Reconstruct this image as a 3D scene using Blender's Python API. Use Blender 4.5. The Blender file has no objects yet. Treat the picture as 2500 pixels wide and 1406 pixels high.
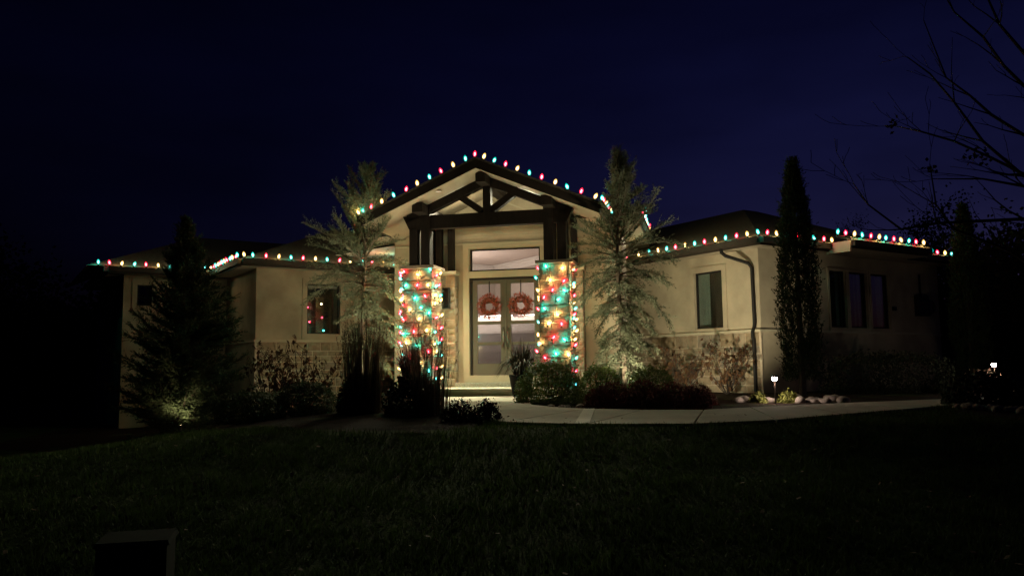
import bpy, bmesh, math, random
import numpy as np
from mathutils import Vector, Matrix

# ---------------------------------------------------------------- camera, sky, exposure
S = bpy.context.scene
C = S.collection
PITCH, ROLL, EYE = math.atan(196/2000), .012, .16
_f = Vector((0, math.cos(PITCH), math.sin(PITCH)))
_r0 = Vector((1, 0, 0)); _u0 = Vector((0, -math.sin(PITCH), math.cos(PITCH)))
_u = _u0*math.cos(ROLL) + _r0*math.sin(ROLL)
_r = _r0*math.cos(ROLL) - _u0*math.sin(ROLL)
cam = bpy.data.cameras.new('camera'); cam.lens = 28.8; cam.sensor_width = 36; cam.clip_end = 600; cam.clip_start = .05
cam_o = bpy.data.objects.new('camera', cam); C.objects.link(cam_o)
M = Matrix.Identity(4)
for i in range(3):
    M[i][0], M[i][1], M[i][2] = _r[i], _u[i], -_f[i]
M[2][3] = EYE
cam_o.matrix_world = M
S.camera = cam_o
S.view_settings.view_transform = 'Standard'; S.view_settings.look = 'None'
S.view_settings.exposure = 0; S.view_settings.gamma = 1; S.view_settings.use_curve_mapping = False
S.render.engine = 'CYCLES'
S.cycles.max_bounces = 6; S.cycles.diffuse_bounces = 3; S.cycles.glossy_bounces = 3
S.cycles.transparent_max_bounces = 12; S.cycles.sample_clamp_indirect = 2.0
S.cycles.use_denoising = True
S.cycles.caustics_reflective = False; S.cycles.caustics_refractive = False

W = bpy.data.worlds.new('World'); S.world = W; W.use_nodes = True
nt = W.node_tree; nt.nodes.clear()
SKY_STRENGTH = .15
sky = nt.nodes.new('ShaderNodeTexSky'); sky.sky_type = 'NISHITA'; sky.sun_disc = False
sky.sun_elevation = math.radians(-5.05); sky.sun_rotation = math.radians(58)
sky.air_density = 1.0; sky.dust_density = 1.0; sky.ozone_density = 3.0
geo = nt.nodes.new('ShaderNodeTexCoord')
cl = nt.nodes.new('ShaderNodeTexNoise'); cl.inputs['Scale'].default_value = 2.2; cl.inputs['Detail'].default_value = 4
mp = nt.nodes.new('ShaderNodeMapping'); mp.inputs['Scale'].default_value = (1, 1, 3.5)
nt.links.new(geo.outputs['Generated'], mp.inputs[0]); nt.links.new(mp.outputs[0], cl.inputs['Vector'])
rng_ = nt.nodes.new('ShaderNodeMapRange'); rng_.inputs[1].default_value = .35; rng_.inputs[2].default_value = .7
rng_.inputs[3].default_value = .7; rng_.inputs[4].default_value = 1.3
nt.links.new(cl.outputs[0], rng_.inputs[0])
mul = nt.nodes.new('ShaderNodeMix'); mul.data_type = 'RGBA'; mul.blend_type = 'MULTIPLY'; mul.inputs[0].default_value = 1
nt.links.new(sky.outputs[0], mul.inputs[6]); nt.links.new(rng_.outputs[0], mul.inputs[7])
tint = nt.nodes.new('ShaderNodeMix'); tint.data_type = 'RGBA'; tint.blend_type = 'MULTIPLY'; tint.inputs[0].default_value = 1
tint.inputs[7].default_value = (6.4, 3.3, 5.3, 1)     # white balance of the camera
nt.links.new(mul.outputs[2], tint.inputs[6])
bg = nt.nodes.new('ShaderNodeBackground'); bg.inputs[1].default_value = SKY_STRENGTH
wo = nt.nodes.new('ShaderNodeOutputWorld')
nt.links.new(tint.outputs[2], bg.inputs[0]); nt.links.new(bg.outputs[0], wo.inputs[0])

# levels of the lamps, those of the place and the added ones
BULB_W = {'R': 16., 'T': 27., 'W': 32.}; SHELL = {'R': 2.6, 'T': 1.5, 'W': 1.7}; CORE = 38.0      # coloured bulbs
P_PORCH, P_UP, P_FOYER, P_PATH = 820, 200, 190, 26

# ---------------------------------------------------------------- helpers
rnd = random.Random(7); R = np.random.default_rng(11)
def tag(o, label=None, cat=None, group=None, kind=None):
    if label: o['label'] = label
    if cat: o['category'] = cat
    if group: o['group'] = group
    if kind: o['kind'] = kind
    return o
def empty(name, loc=(0, 0, 0), parent=None):
    o = bpy.data.objects.new(name, None); C.objects.link(o); o.location = loc; o.empty_display_size = .2
    if parent: o.parent = parent
    return o
def link(name, me, parent=None):
    o = bpy.data.objects.new(name, me); C.objects.link(o)
    if parent: o.parent = parent
    return o
def nodemat(name):
    m = bpy.data.materials.new(name); m.use_nodes = True
    t = m.node_tree; t.nodes.clear(); out = t.nodes.new('ShaderNodeOutputMaterial')
    return m, t, out
def mat(name, col, rough=.7, var=.15, scale=8., bump=0., bscale=60., spec=.3, col2=None, metal=0., detail=5, stretch=(1, 1, 1), trans=0.):
    m, t, out = nodemat(name)
    b = t.nodes.new('ShaderNodeBsdfPrincipled')
    b.inputs['Roughness'].default_value = rough; b.inputs['Specular IOR Level'].default_value = spec; b.inputs['Metallic'].default_value = metal
    tc = t.nodes.new('ShaderNodeTexCoord'); mpn = t.nodes.new('ShaderNodeMapping'); mpn.inputs['Scale'].default_value = stretch
    t.links.new(tc.outputs['Object'], mpn.inputs[0])
    n = t.nodes.new('ShaderNodeTexNoise'); n.inputs['Scale'].default_value = scale; n.inputs['Detail'].default_value = detail
    t.links.new(mpn.outputs[0], n.inputs['Vector'])
    r = t.nodes.new('ShaderNodeValToRGB')
    a = col2 if col2 else tuple(c*(1-var) for c in col); bb = col if col2 else tuple(min(1, c*(1+var)) for c in col)
    r.color_ramp.elements[0].position = .32; r.color_ramp.elements[1].position = .68
    r.color_ramp.elements[0].color = (*a, 1); r.color_ramp.elements[1].color = (*bb, 1)
    t.links.new(n.outputs[0], r.inputs[0]); t.links.new(r.outputs[0], b.inputs['Base Color'])
    if bump:
        n2 = t.nodes.new('ShaderNodeTexNoise'); n2.inputs['Scale'].default_value = bscale; n2.inputs['Detail'].default_value = 4
        t.links.new(mpn.outputs[0], n2.inputs['Vector'])
        bp = t.nodes.new('ShaderNodeBump'); bp.inputs['Strength'].default_value = bump; bp.inputs['Distance'].default_value = .02
        t.links.new(n2.outputs[0], bp.inputs['Height']); t.links.new(bp.outputs[0], b.inputs['Normal'])
    sh = b.outputs[0]
    if trans:
        tr = t.nodes.new('ShaderNodeBsdfTranslucent'); t.links.new(r.outputs[0], tr.inputs[0])
        mx = t.nodes.new('ShaderNodeMixShader'); mx.inputs[0].default_value = trans
        t.links.new(b.outputs[0], mx.inputs[1]); t.links.new(tr.outputs[0], mx.inputs[2]); sh = mx.outputs[0]
    t.links.new(sh, out.inputs[0])
    return m
def emit(name, col, s):
    m, t, out = nodemat(name)
    e = t.nodes.new('ShaderNodeEmission'); e.inputs[0].default_value = (*col, 1); e.inputs[1].default_value = s
    t.links.new(e.outputs[0], out.inputs[0]); return m
def shellmat(name, col, s):
    m, t, out = nodemat(name)
    e = t.nodes.new('ShaderNodeEmission'); e.inputs[0].default_value = (*col, 1); e.inputs[1].default_value = s
    tr = t.nodes.new('ShaderNodeBsdfTransparent'); tr.inputs[0].default_value = (*[.45+.55*c for c in col], 1)
    mx = t.nodes.new('ShaderNodeMixShader'); mx.inputs[0].default_value = .5
    t.links.new(tr.outputs[0], mx.inputs[1]); t.links.new(e.outputs[0], mx.inputs[2]); t.links.new(mx.outputs[0], out.inputs[0]); return m
def glass(name, tint=(.9, .9, .9), rough=.01, mixlo=.0, frost=0.):
    m, t, out = nodemat(name)
    tr = t.nodes.new('ShaderNodeBsdfTransparent'); tr.inputs[0].default_value = (*tint, 1)
    g = t.nodes.new('ShaderNodeBsdfGlossy'); g.inputs['Roughness'].default_value = rough
    lw_ = t.nodes.new('ShaderNodeLayerWeight'); mx = t.nodes.new('ShaderNodeMixShader')
    pw_ = t.nodes.new('ShaderNodeMath'); pw_.operation = 'POWER'; pw_.inputs[1].default_value = 5
    ad = t.nodes.new('ShaderNodeMath'); ad.operation = 'MULTIPLY_ADD'; ad.inputs[1].default_value = .9; ad.inputs[2].default_value = .05+mixlo
    t.links.new(lw_.outputs['Facing'], pw_.inputs[0]); t.links.new(pw_.outputs[0], ad.inputs[0]); t.links.new(ad.outputs[0], mx.inputs[0])
    base = tr.outputs[0]
    if frost:
        tl = t.nodes.new('ShaderNodeBsdfTranslucent'); tl.inputs[0].default_value = (.8, .78, .78, 1)
        m2 = t.nodes.new('ShaderNodeMixShader'); m2.inputs[0].default_value = frost
        t.links.new(tr.outputs[0], m2.inputs[1]); t.links.new(tl.outputs[0], m2.inputs[2]); base = m2.outputs[0]
    t.links.new(base, mx.inputs[1]); t.links.new(g.outputs[0], mx.inputs[2]); t.links.new(mx.outputs[0], out.inputs[0]); return m

class MB:
    def __init__(s): s.v = []; s.f = []; s.m = []
    def add(s, vs, fs, mi=0):
        k = len(s.v); s.v += [tuple(p) for p in vs]; s.f += [[i+k for i in q] for q in fs]; s.m += [mi]*len(fs)
    def hexa(s, p, mi=0):      # 8 corners: bottom ring 0-3, top ring 4-7
        s.add(p, [(3, 2, 1, 0), (4, 5, 6, 7), (0, 1, 5, 4), (1, 2, 6, 5), (2, 3, 7, 6), (3, 0, 4, 7)], mi)
    def box(s, T, s0, s1, o0, o1, z0, z1, mi=0):
        s.hexa([T(s0, o0, z0), T(s1, o0, z0), T(s1, o1, z0), T(s0, o1, z0), T(s0, o0, z1), T(s1, o0, z1), T(s1, o1, z1), T(s0, o1, z1)], mi)
    def tube(s, pts, rad, n=6, mi=0, cap=True):
        pts = [Vector(p) for p in pts]; k = len(pts)
        if not hasattr(rad, '__len__'): rad = [rad]*k
        prev = None; rings = []
        for i in range(k):
            d = (pts[min(i+1, k-1)]-pts[max(i-1, 0)]).normalized()
            ref = prev if prev else (Vector((0, 0, 1)) if abs(d.z) < .9 else Vector((1, 0, 0)))
            a = (ref - d*ref.dot(d)).normalized(); prev = a; b = d.cross(a)
            rings.append([pts[i]+(a*math.cos(2*math.pi*j/n)+b*math.sin(2*math.pi*j/n))*rad[i] for j in range(n)])
        vs = [p for r_ in rings for p in r_]
        fs = [(i*n+j, i*n+(j+1) % n, (i+1)*n+(j+1) % n, (i+1)*n+j) for i in range(k-1) for j in range(n)]
        if cap: fs += [tuple(range(n-1, -1, -1)), tuple((k-1)*n+j for j in range(n))]
        s.add(vs, fs, mi)
    def lathe(s, prof, c=(0, 0, 0), n=10, mi=0):
        vs = []; c = Vector(c)
        for r_, z in prof:
            for j in range(n): vs.append(c+Vector((r_*math.cos(2*math.pi*j/n), r_*math.sin(2*math.pi*j/n), z)))
        k = len(prof)
        fs = [(i*n+j, i*n+(j+1) % n, (i+1)*n+(j+1) % n, (i+1)*n+j) for i in range(k-1) for j in range(n)]
        fs += [tuple(range(n-1, -1, -1)), tuple((k-1)*n+j for j in range(n))]
        s.add(vs, fs, mi)
    def mesh(s, name, mats, smooth=False):
        me = bpy.data.meshes.new(name); me.from_pydata(s.v, [], s.f)
        for m in (mats if isinstance(mats, (list, tuple)) else [mats]): me.materials.append(m)
        if any(s.m): me.polygons.foreach_set('material_index', s.m)
        if smooth: me.polygons.foreach_set('use_smooth', [True]*len(me.polygons))
        bm = bmesh.new(); bm.from_mesh(me); bmesh.ops.recalc_face_normals(bm, faces=bm.faces); bm.to_mesh(me); bm.free()
        me.update(); return me
    def build(s, name, mats, parent=None, smooth=False):
        return link(name, s.mesh(name, mats, smooth), parent)
def tris_mesh(name, V, m):        # V: (n,3,3) loose triangles
    n = len(V); me = bpy.data.meshes.new(name)
    me.vertices.add(n*3); me.vertices.foreach_set('co', V.reshape(-1).astype(np.float32))
    me.loops.add(n*3); me.loops.foreach_set('vertex_index', np.arange(n*3, dtype=np.int32))
    me.polygons.add(n); me.polygons.foreach_set('loop_start', np.arange(0, n*3, 3, dtype=np.int32))
    me.materials.append(m); me.update(calc_edges=True); return me
def unit(a): return a/np.maximum(np.linalg.norm(a, axis=-1, keepdims=True), 1e-9)
def box_part(name, m, parent, T, *a):
    b = MB(); b.box(T, *a); return b.build(name, m, parent)

# a pixel of the 2500 px wide photograph turned into a point of the place
def ray(x, y): return _f + _r*((x-1250)/2000) + _u*((703-y)/2000)
CAM = Vector((0, 0, EYE))
def at_y(x, y, Y): d = ray(x, y); return CAM + d*(Y/d.y)
def on_plane(x, y, p, n): d = ray(x, y); return CAM + d*((Vector(p)-CAM).dot(n)/d.dot(n))

# plan of the place: the wings stand at 45 degrees, the entry across their corner
A = math.radians(57.5)
u = Vector((math.sin(A), math.cos(A), 0)); v = Vector((-math.cos(A), math.sin(A), 0))
B = math.radians(13.2)
e = Vector((math.cos(B), -math.sin(B), 0)); o_ = Vector((-math.sin(B), -math.cos(B), 0))
E0 = Vector((-.246, 19.81, 0)) + e*.03
CL = Vector((-6.69, 20.14, 0)); CR = Vector((5.41, 17.66, 0))
WL = CL + .5*(u+v); WR = CR + .5*(u+v)
IL = CL + 3.13*v; WI = WL + 3.13*v
Z = Vector((0, 0, 1))
def frame(p, d, n): return lambda s, out, z: p + d*s + n*out + Z*z
TE = frame(E0, e, o_)                    # entry: along, outwards, up
TL = frame(WL, u, -v)                    # left wing front wall
TS = frame(WL, v, -u)                    # left wing side wall
TF = frame(WI, -u, -v)                   # far left wall (s runs to the left)
TR = frame(WR, v, -u)                    # right wing window wall
TG = frame(WR, u, -v)                    # right wing front wall, dark
def ent_pt(x, y, b): return on_plane(x, y, TE(0, b, 0), o_)

def sstep(x): x = np.clip(x, 0, 1); return x*x*(3-2*x)
_gy = [-40, 3, 6, 8.5, 10, 12, 30, 400]; _gz = [-1.5, -1.42, -1.3, -.9, -.57, -.48, -.43, -.43]
def H(x, y):
    x = np.asarray(x, float); y = np.asarray(y, float)
    return np.interp(y, _gy, _gz) - .85*sstep((-2.2-x)/7)*sstep((y-6)/7) + .03*np.sin(x*1.3+y*.7)*np.clip((10.5-y)/3, 0, 1)
def Hf(x, y): return float(H(x, y))

# ---------------------------------------------------------------- materials
stucco = mat('stucco', (.42, .368, .265), .9, .24, 1.3, .7, 90, .15, detail=9)
trim_m = mat('trim', (.49, .455, .33), .85, .06, 3, .2, 150, .15)
soffit_m = mat('soffit', (.36, .31, .23), .8, .08, 3)
timber = mat('timber', (.013, .009, .007), .75, .35, 5, .3, 40, .25, stretch=(3, 3, .6))
fascia_m = mat('fascia', (.035, .027, .020), .6, .2, 6)
shingle = mat('shingles', (.14, .125, .095), .95, .4, 14, .9, 16, .1, stretch=(1, 1, 9))
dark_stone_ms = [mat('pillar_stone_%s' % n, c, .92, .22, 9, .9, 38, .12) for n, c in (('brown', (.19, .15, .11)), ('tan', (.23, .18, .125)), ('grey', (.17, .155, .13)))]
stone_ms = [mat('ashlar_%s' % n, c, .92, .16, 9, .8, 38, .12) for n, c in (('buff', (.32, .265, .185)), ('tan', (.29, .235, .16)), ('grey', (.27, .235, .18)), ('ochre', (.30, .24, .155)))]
mortar = mat('mortar', (.50, .43, .32), .95, .1, 20, .4, 120, .1)
capstone = mat('capstone', (.20, .17, .13), .9, .15, 12, .5, 60)
door_m = mat('door_paint', (.105, .10, .075), .45, .05, 3)
darkmetal = mat('dark_metal', (.012, .011, .010), .6, .2, 10, spec=.3)
bronze = mat('bronze', (.05, .035, .025), .45, .2, 10, spec=.5)
nickel = mat('nickel', (.35, .33, .28), .28, .1, 20, metal=1)
clear = glass('clear_glass', (.86, .86, .86))
win_glass = glass('window_glass', (.8, .84, .82), .006, .09)
reed = glass('reeded_glass', (.66, .66, .66), .14, .05, .16)
room_wall = mat('room_wall', (.46, .41, .37), .8, .03, 2)
room_ceil = mat('room_ceiling', (.72, .62, .56), .8, .03, 2)
room_white = mat('room_white', (.8, .76, .72), .6, .02, 2)
room_floor = mat('room_floor', (.22, .13, .08), .25, .2, 5, stretch=(6, .6, 1))
dark_room = mat('dark_room', (.03, .03, .028), .9, .1, 2)
curtain_m = mat('curtain', (.34, .40, .36), .9, .08, 6)
concrete = mat('concrete', (.50, .47, .37), .9, .10, 3, .3, 90, .2)
concrete_pale = mat('pale_concrete', (.72, .70, .58), .9, .06, 6, .2, 90)
joint_m = mat('joint', (.06, .055, .045), .95, .2, 20)
pebble_m = mat('pebble_finish', (.36, .38, .32), .8, .45, 55, .9, 70)
lawn_m = mat('turf', (.030, .046, .014), 1., .45, 3.5, .8, 30, .05)
blade_m = mat('grass_blade', (.060, .095, .024), .75, .4, 4, spec=.15, trans=.25)
mulch = mat('mulch', (.022, .014, .010), 1., .5, 40, 1., 45, .05)
rock_m = mat('river_rock', (.33, .28, .23), .85, .25, 6, .5, 30)
bark_c = mat('cedar_bark', (.16, .125, .09), .95, .3, 14, .8, 30)
bark_d = mat('dark_bark', (.035, .027, .022), .95, .3, 14, .6, 30)
cedar_n = mat('cedar_needles', (.165, .185, .115), .7, .5, 3.5, spec=.2, trans=.2)
spruce_n = mat('spruce_needles', (.080, .110, .062), .7, .3, 2.5, spec=.2, trans=.15)
cypress_n = mat('cypress_sprays', (.024, .036, .012), .8, .35, 3, spec=.15, trans=.15)
box_leaf = mat('boxwood_leaf', (.105, .155, .030), .55, .4, 9, spec=.3, trans=.2)
hedge_leaf = mat('hedge_leaf', (.050, .070, .026), .6, .4, 9, spec=.25, trans=.15)
dark_leaf = mat('dark_leaf', (.020, .028, .012), .7, .4, 9, spec=.2)
mum_leaf = mat('mum_bloom', (.24, .055, .045), .8, .45, 12, col2=(.10, .045, .03), spec=.15)
mum_dark = mat('mum_dark', (.032, .012, .016), .8, .4, 12)
hyd_leaf = mat('dry_hydrangea_leaf', (.085, .046, .021), .8, .4, 7, col2=(.055, .027, .014), spec=.15, trans=.2)
straw = mat('dry_grass', (.12, .085, .050), .85, .3, 6, col2=(.055, .036, .028), trans=.15)
purple = mat('purple_grass', (.10, .030, .032), .6, .4, 5, col2=(.040, .016, .018), spec=.35)
strap = mat('strap_leaf', (.030, .028, .015), .5, .4, 5, spec=.4)
gold = mat('golden_shrub', (.16, .17, .035), .7, .3, 8, trans=.2)
berry = mat('wreath_berry', (.32, .078, .045), .6, .35, 25, spec=.3)
twig_m = mat('wreath_twig', (.12, .055, .035), .9, .3, 20)
pot_m = mat('pot_glaze', (.010, .009, .009), .7, .2, 5, spec=.1)
util_m = mat('utility_green', (.026, .030, .024), .95, .1, 8, spec=.03)
dead_m = mat('fallen_leaf', (.12, .08, .045), .9, .4, 30)
far_m = mat('far_foliage', (.020, .022, .014), 1., .3, 2)
BULB = {'R': ((1., .012, .05), (1., .30, .38)), 'T': ((.0, .62, .50), (.40, 1., .90)), 'W': ((1., .58, .13), (1., .88, .58))}
BULB_L = {'R': (1., .05, .10), 'T': (.06, 1., .82), 'W': (1., .89, .56)}
def halfglow(name, col, s, f):
    m = shellmat(name, col, s); m.node_tree.nodes['Mix Shader'].inputs[0].default_value = f
    m.cycles.emission_sampling = 'NONE'; return m
shell_m = {k: halfglow('bulb_shell_'+n, BULB[k][0], SHELL[k], .62) for k, n in (('R', 'red'), ('T', 'teal'), ('W', 'amber'))}
core_m = {k: halfglow('bulb_core_'+n, BULB[k][1], CORE, .7) for k, n in (('R', 'red'), ('T', 'teal'), ('W', 'amber'))}
cord_m = mat('cord', (.012, .022, .012), .6, .1, 10)

# ---------------------------------------------------------------- ground
def terrain():
    xs = np.unique(np.concatenate([np.linspace(-300, -16, 14), np.linspace(-16, 16, 81), np.linspace(16, 300, 14)]))
    ys = np.unique(np.concatenate([np.linspace(-40, 2, 6), np.linspace(2, 30, 85), np.linspace(30, 420, 14)]))
    X, Y = np.meshgrid(xs, ys); Zz = H(X, Y)
    n = len(xs); b = MB(); b.v = [tuple(p) for p in np.stack([X, Y, Zz], -1).reshape(-1, 3)]
    b.f = [(j*n+i, j*n+i+1, (j+1)*n+i+1, (j+1)*n+i) for j in range(len(ys)-1) for i in range(n-1)]; b.m = [0]*len(b.f)
    return tag(b.build('lawn', lawn_m, smooth=True), kind='structure')
terrain()
def patch(name, poly, dz, m, step=.5, thick=0., parent=None, wob=0.):
    bm = bmesh.new(); bm.faces.new([bm.verts.new((x, y, 0)) for x, y in poly])
    x0, x1 = min(p[0] for p in poly), max(p[0] for p in poly); y0, y1 = min(p[1] for p in poly), max(p[1] for p in poly)
    for ax, a0, a1 in ((0, x0, x1), (1, y0, y1)):
        k = a0+step
        while k < a1:
            co = [0, 0, 0]; no = [0, 0, 0]; co[ax] = k; no[ax] = 1
            bmesh.ops.bisect_plane(bm, geom=bm.verts[:]+bm.edges[:]+bm.faces[:], plane_co=co, plane_no=no); k += step
    if thick:
        r = bmesh.ops.extrude_face_region(bm, geom=bm.faces[:])
        low = {q for q in r['geom'] if isinstance(q, bmesh.types.BMVert)}
    else: low = set()
    for q in bm.verts:
        q.co.z = Hf(q.co.x, q.co.y)+dz-(thick if q in low else 0)+(wob*rnd.uniform(-1, 1) if wob else 0)
    bmesh.ops.recalc_face_normals(bm, faces=bm.faces)
    if not thick:
        for f in bm.faces:
            if f.normal.z < 0: f.normal_flip()
    me = bpy.data.meshes.new(name); bm.to_mesh(me); bm.free(); me.materials.append(m)
    return link(name, me, parent)
inner = [(1.25, 17.6), (.75, 16.2), (.28, 14.9), (.30, 13.7), (.62, 12.85), (1.10, 12.2), (1.85, 11.85), (2.7, 11.75), (3.45, 12.05), (4.2, 12.5), (5.2, 13.0), (6.2, 13.45), (7.4, 14.0), (9.5, 15.0), (13., 16.6)]
outer = [(-1.5, 17.6), (-1.45, 16.2), (-1.3, 14.6), (-1.1, 12.9), (-.75, 11.5), (-.1, 10.5), (.9, 10.15), (2.2, 10.1), (3.3, 10.4), (4.35, 10.95), (5.4, 11.5), (6.4, 12.05), (7.7, 12.7), (10., 13.8), (13.6, 15.3)]
walk = tag(patch('walkway', outer + inner[::-1], .012, joint_m, .6), kind='structure')
for i in range(len(inner)-1):
    g = .012
    def mixp(a, b_, t): return (a[0]+(b_[0]-a[0])*t, a[1]+(b_[1]-a[1])*t)
    q = [mixp(outer[i], outer[i+1], g), mixp(outer[i], outer[i+1], 1-g), mixp(inner[i], inner[i+1], 1-g), mixp(inner[i], inner[i+1], g)]
    patch('slab', q, .036, concrete, .5, .05, walk)
for p0, p1 in (((1412, 1027), (1432, 1001)), ((1429, 1027), (1446, 1001))):
    a = at_y(p0[0], p0[1], 10.12); b_ = at_y(p1[0], p1[1], 12.05)
    patch('paving_band', [(a.x-.045, a.y), (a.x+.045, a.y), (b_.x+.04, b_.y), (b_.x-.04, b_.y)], .046, concrete_pale, 1., .01, walk)
bedR = [(1.27, 17.75), (.80, 16.2), (.33, 14.9), (.34, 13.72), (.66, 12.9), (1.14, 12.25), (1.87, 11.9), (2.7, 11.80), (3.45, 12.1), (4.2, 12.55), (5.2, 13.05), (6.2, 13.5), (7.4, 14.05), (9.5, 15.05), (11.5, 16), (13, 22), (9, 24), (5, 22), (1.5, 20)]
bedL = [(-1.55, 17.75), (-1.5, 16.2), (-1.35, 14.6), (-1.15, 12.9), (-.8, 11.45), (-.35, 10.35), (-1.0, 9.85), (-2.3, 10.0), (-3.6, 10.9), (-5.0, 12.2), (-6.6, 13.6), (-8, 15.2), (-11, 17), (-12, 22.5), (-8.5, 25), (-3, 24), (-2.6, 19.6)]
tag(patch('planting_bed', bedR, .008, mulch, .35, wob=.012), kind='structure')
tag(patch('planting_bed', bedL, .008, mulch, .35, wob=.012), kind='structure')
tag(patch('planting_bed', [(5.9, 11.3), (6.7, 11.9), (8.2, 12.6), (11, 13.9), (14, 14.6), (13, 11.5), (9, 9.8), (6.6, 9.9)], .009, mulch, .35, wob=.012), kind='structure')
tag(patch('driveway', [(9.4, 18.2), (13.0, 19.8), (22, 24), (24, 21.), (14., 17.2), (11.5, 16.5)], .02, concrete, 1.5), kind='structure')

# ---------------------------------------------------------------- the house
house = empty('house', (0, 0, 0))
tag(house, 'single storey tan stucco house with stone pillars, gabled timber porch and hipped roofs', 'house')
def wall(T, s0, s1, z0, z1, holes=(), depth=.13, name='wall', m=stucco):
    xs = sorted({s0, s1, *[h[0] for h in holes], *[h[1] for h in holes]}); zs = sorted({z0, z1, *[h[2] for h in holes], *[h[3] for h in holes]})
    b = MB()
    for i in range(len(xs)-1):
        for j in range(len(zs)-1):
            cx, cz = (xs[i]+xs[i+1])/2, (zs[j]+zs[j+1])/2
            if any(h[0] < cx < h[1] and h[2] < cz < h[3] for h in holes): continue
            b.add([T(xs[i], 0, zs[j]), T(xs[i+1], 0, zs[j]), T(xs[i+1], 0, zs[j+1]), T(xs[i], 0, zs[j+1])], [(0, 1, 2, 3)])
    for a, c, d, f in holes:
        q = [(a, d), (c, d), (c, f), (a, f)]
        for k in range(4):
            p, r_ = q[k], q[(k+1) % 4]
            b.add([T(p[0], 0, p[1]), T(r_[0], 0, r_[1]), T(r_[0], -depth, r_[1]), T(p[0], -depth, p[1])], [(0, 1, 2, 3)])
    return b.build(name, m, house)
def ring(b, T, s0, s1, z0, z1, w, o0, o1):     # picture frame of four butted bars
    b.box(T, s0, s1, o0, o1, z0, z0+w); b.box(T, s0, s1, o0, o1, z1-w, z1)
    b.box(T, s0, s0+w, o0, o1, z0+w, z1-w); b.box(T, s1-w, s1, o0, o1, z0+w, z1-w)
def window(T, s0, s1, z0, z1, trim=.13, blind=0., curtain=None, room=True, tl=None):
    w = MB(); ring(w, T, s0+.002, s1-.002, z0+.002, z1-.002, .035, -.10, -.045)
    wo_ = w.build('window', darkmetal, house)
    if trim:
        t = MB(); ring(t, T, s0-trim, s1+trim, z0-trim-.02, z1+trim, trim-.001, -.01, .028); t.build('trim', stucco, wo_)
    box_part('pane', win_glass, wo_, T, s0+.036, s1-.036, -.078, -.070, z0+.036, z1-.036)
    r = MB(); d = 1.6
    q = [T(s0-.35, -.14, z0-.3), T(s1+.35, -.14, z0-.3), T(s1+.35, -.14, z1+.2), T(s0-.35, -.14, z1+.2), T(s0-.35, -d, z0-.3), T(s1+.35, -d, z0-.3), T(s1+.35, -d, z1+.2), T(s0-.35, -d, z1+.2)]
    r.add(q, [(4, 5, 6, 7), (0, 1, 5, 4), (1, 2, 6, 5), (2, 3, 7, 6), (3, 0, 4, 7)]); r.build('room', dark_room, wo_)
    if blind: box_part('blind', room_white, wo_, T, s0+.04, s1-.04, -.14, -.11, z1-blind, z1-.036)
    if curtain:
        cm = MB(); a, c = curtain; n = 14
        pts = [(a+(c-a)*i/n, -.22-.025*math.sin(i*2.1)) for i in range(n+1)]
        cm.add([T(x, y, z0-.1) for x, y in pts]+[T(x, y, z1+.1) for x, y in pts], [(i, i+1, n+2+i, n+1+i) for i in range(n)])
        cm.build('curtain', curtain_m, wo_)
    return wo_
# walls of the wings
lw = (1.33, 2.24, 1.13, 2.455); rw = (1.09, 2.00, 1.06, 2.42)
wall(TL, 0, 5.09, -1.6, 2.82, [lw]); window(TL, *lw, blind=.10)
wall(TS, 0, 3.13, -1.6, 2.82)
fw = (1.98, 2.36, 1.98, 2.55)
wall(TF, 0, 2.70, -1.8, 2.82, [fw]); window(TF, *fw)
wall(frame(TF(2.70, 0, 0), v, -u), 0, 6, -1.8, 2.82)
wall(TR, 0, 4.42, -.8, 2.82, [rw]); window(TR, *rw, curtain=(1.70, 2.1))
gw = [(2.47, 3.11, 1.05, 2.41), (3.235, 3.95, 1.05, 2.43), (4.11, 4.875, 1.05, 2.45)]
gw = [(a, b_, 1.05, 2.43) for a, b_, _, _ in gw]
wall(TG, 0, 7.13, -.8, 2.82, gw)
for g_ in gw: window(TG, *g_, trim=.06, curtain=(g_[1]-.22, g_[1]-.02))
wall(frame(WR+u*7.13, v, u), 0, 6, -.8, 2.82)
b = MB(); b.box(TG, 4.98, 5.10, .0, .06, 1.52, 1.62); tag(b.build('wall_outlet', darkmetal), 'small dark outlet box on the wall right of the triple window', 'outlet')
# roofs and eaves
PT = .445
def eave(T, s0, s1, over, z=2.95, gut=True, name='fascia'):   # fascia board, gutter lip and soffit along one straight eave
    box_part('fascia', fascia_m, house, T, s0, s1, over-.03, over, z-.17, z-.012)
    b = MB(); b.box(T, s0, s1, over+.001, over+.10, z-.13, z+.0); b.build('gutter', fascia_m, house)
def poly(name, pts, m):
    b = MB(); b.add(pts, [tuple(range(len(pts)))]); return b.build(name, m, house)
def at(p, z): return Vector((p.x, p.y, z))
ZE = 2.96
def roof_face(name, pts, m=shingle, cut=0):
    bm = bmesh.new(); bm.faces.new([bm.verts.new(p) for p in pts])
    if cut: bmesh.ops.bisect_plane(bm, geom=bm.verts[:]+bm.edges[:]+bm.faces[:], plane_co=TE(2.83*cut, 0, 0), plane_no=-e*cut, clear_outer=True)
    me = bpy.data.meshes.new(name); bm.to_mesh(me); bm.free(); me.materials.append(m); return link(name, me, house)
w_ = 3.6
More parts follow.
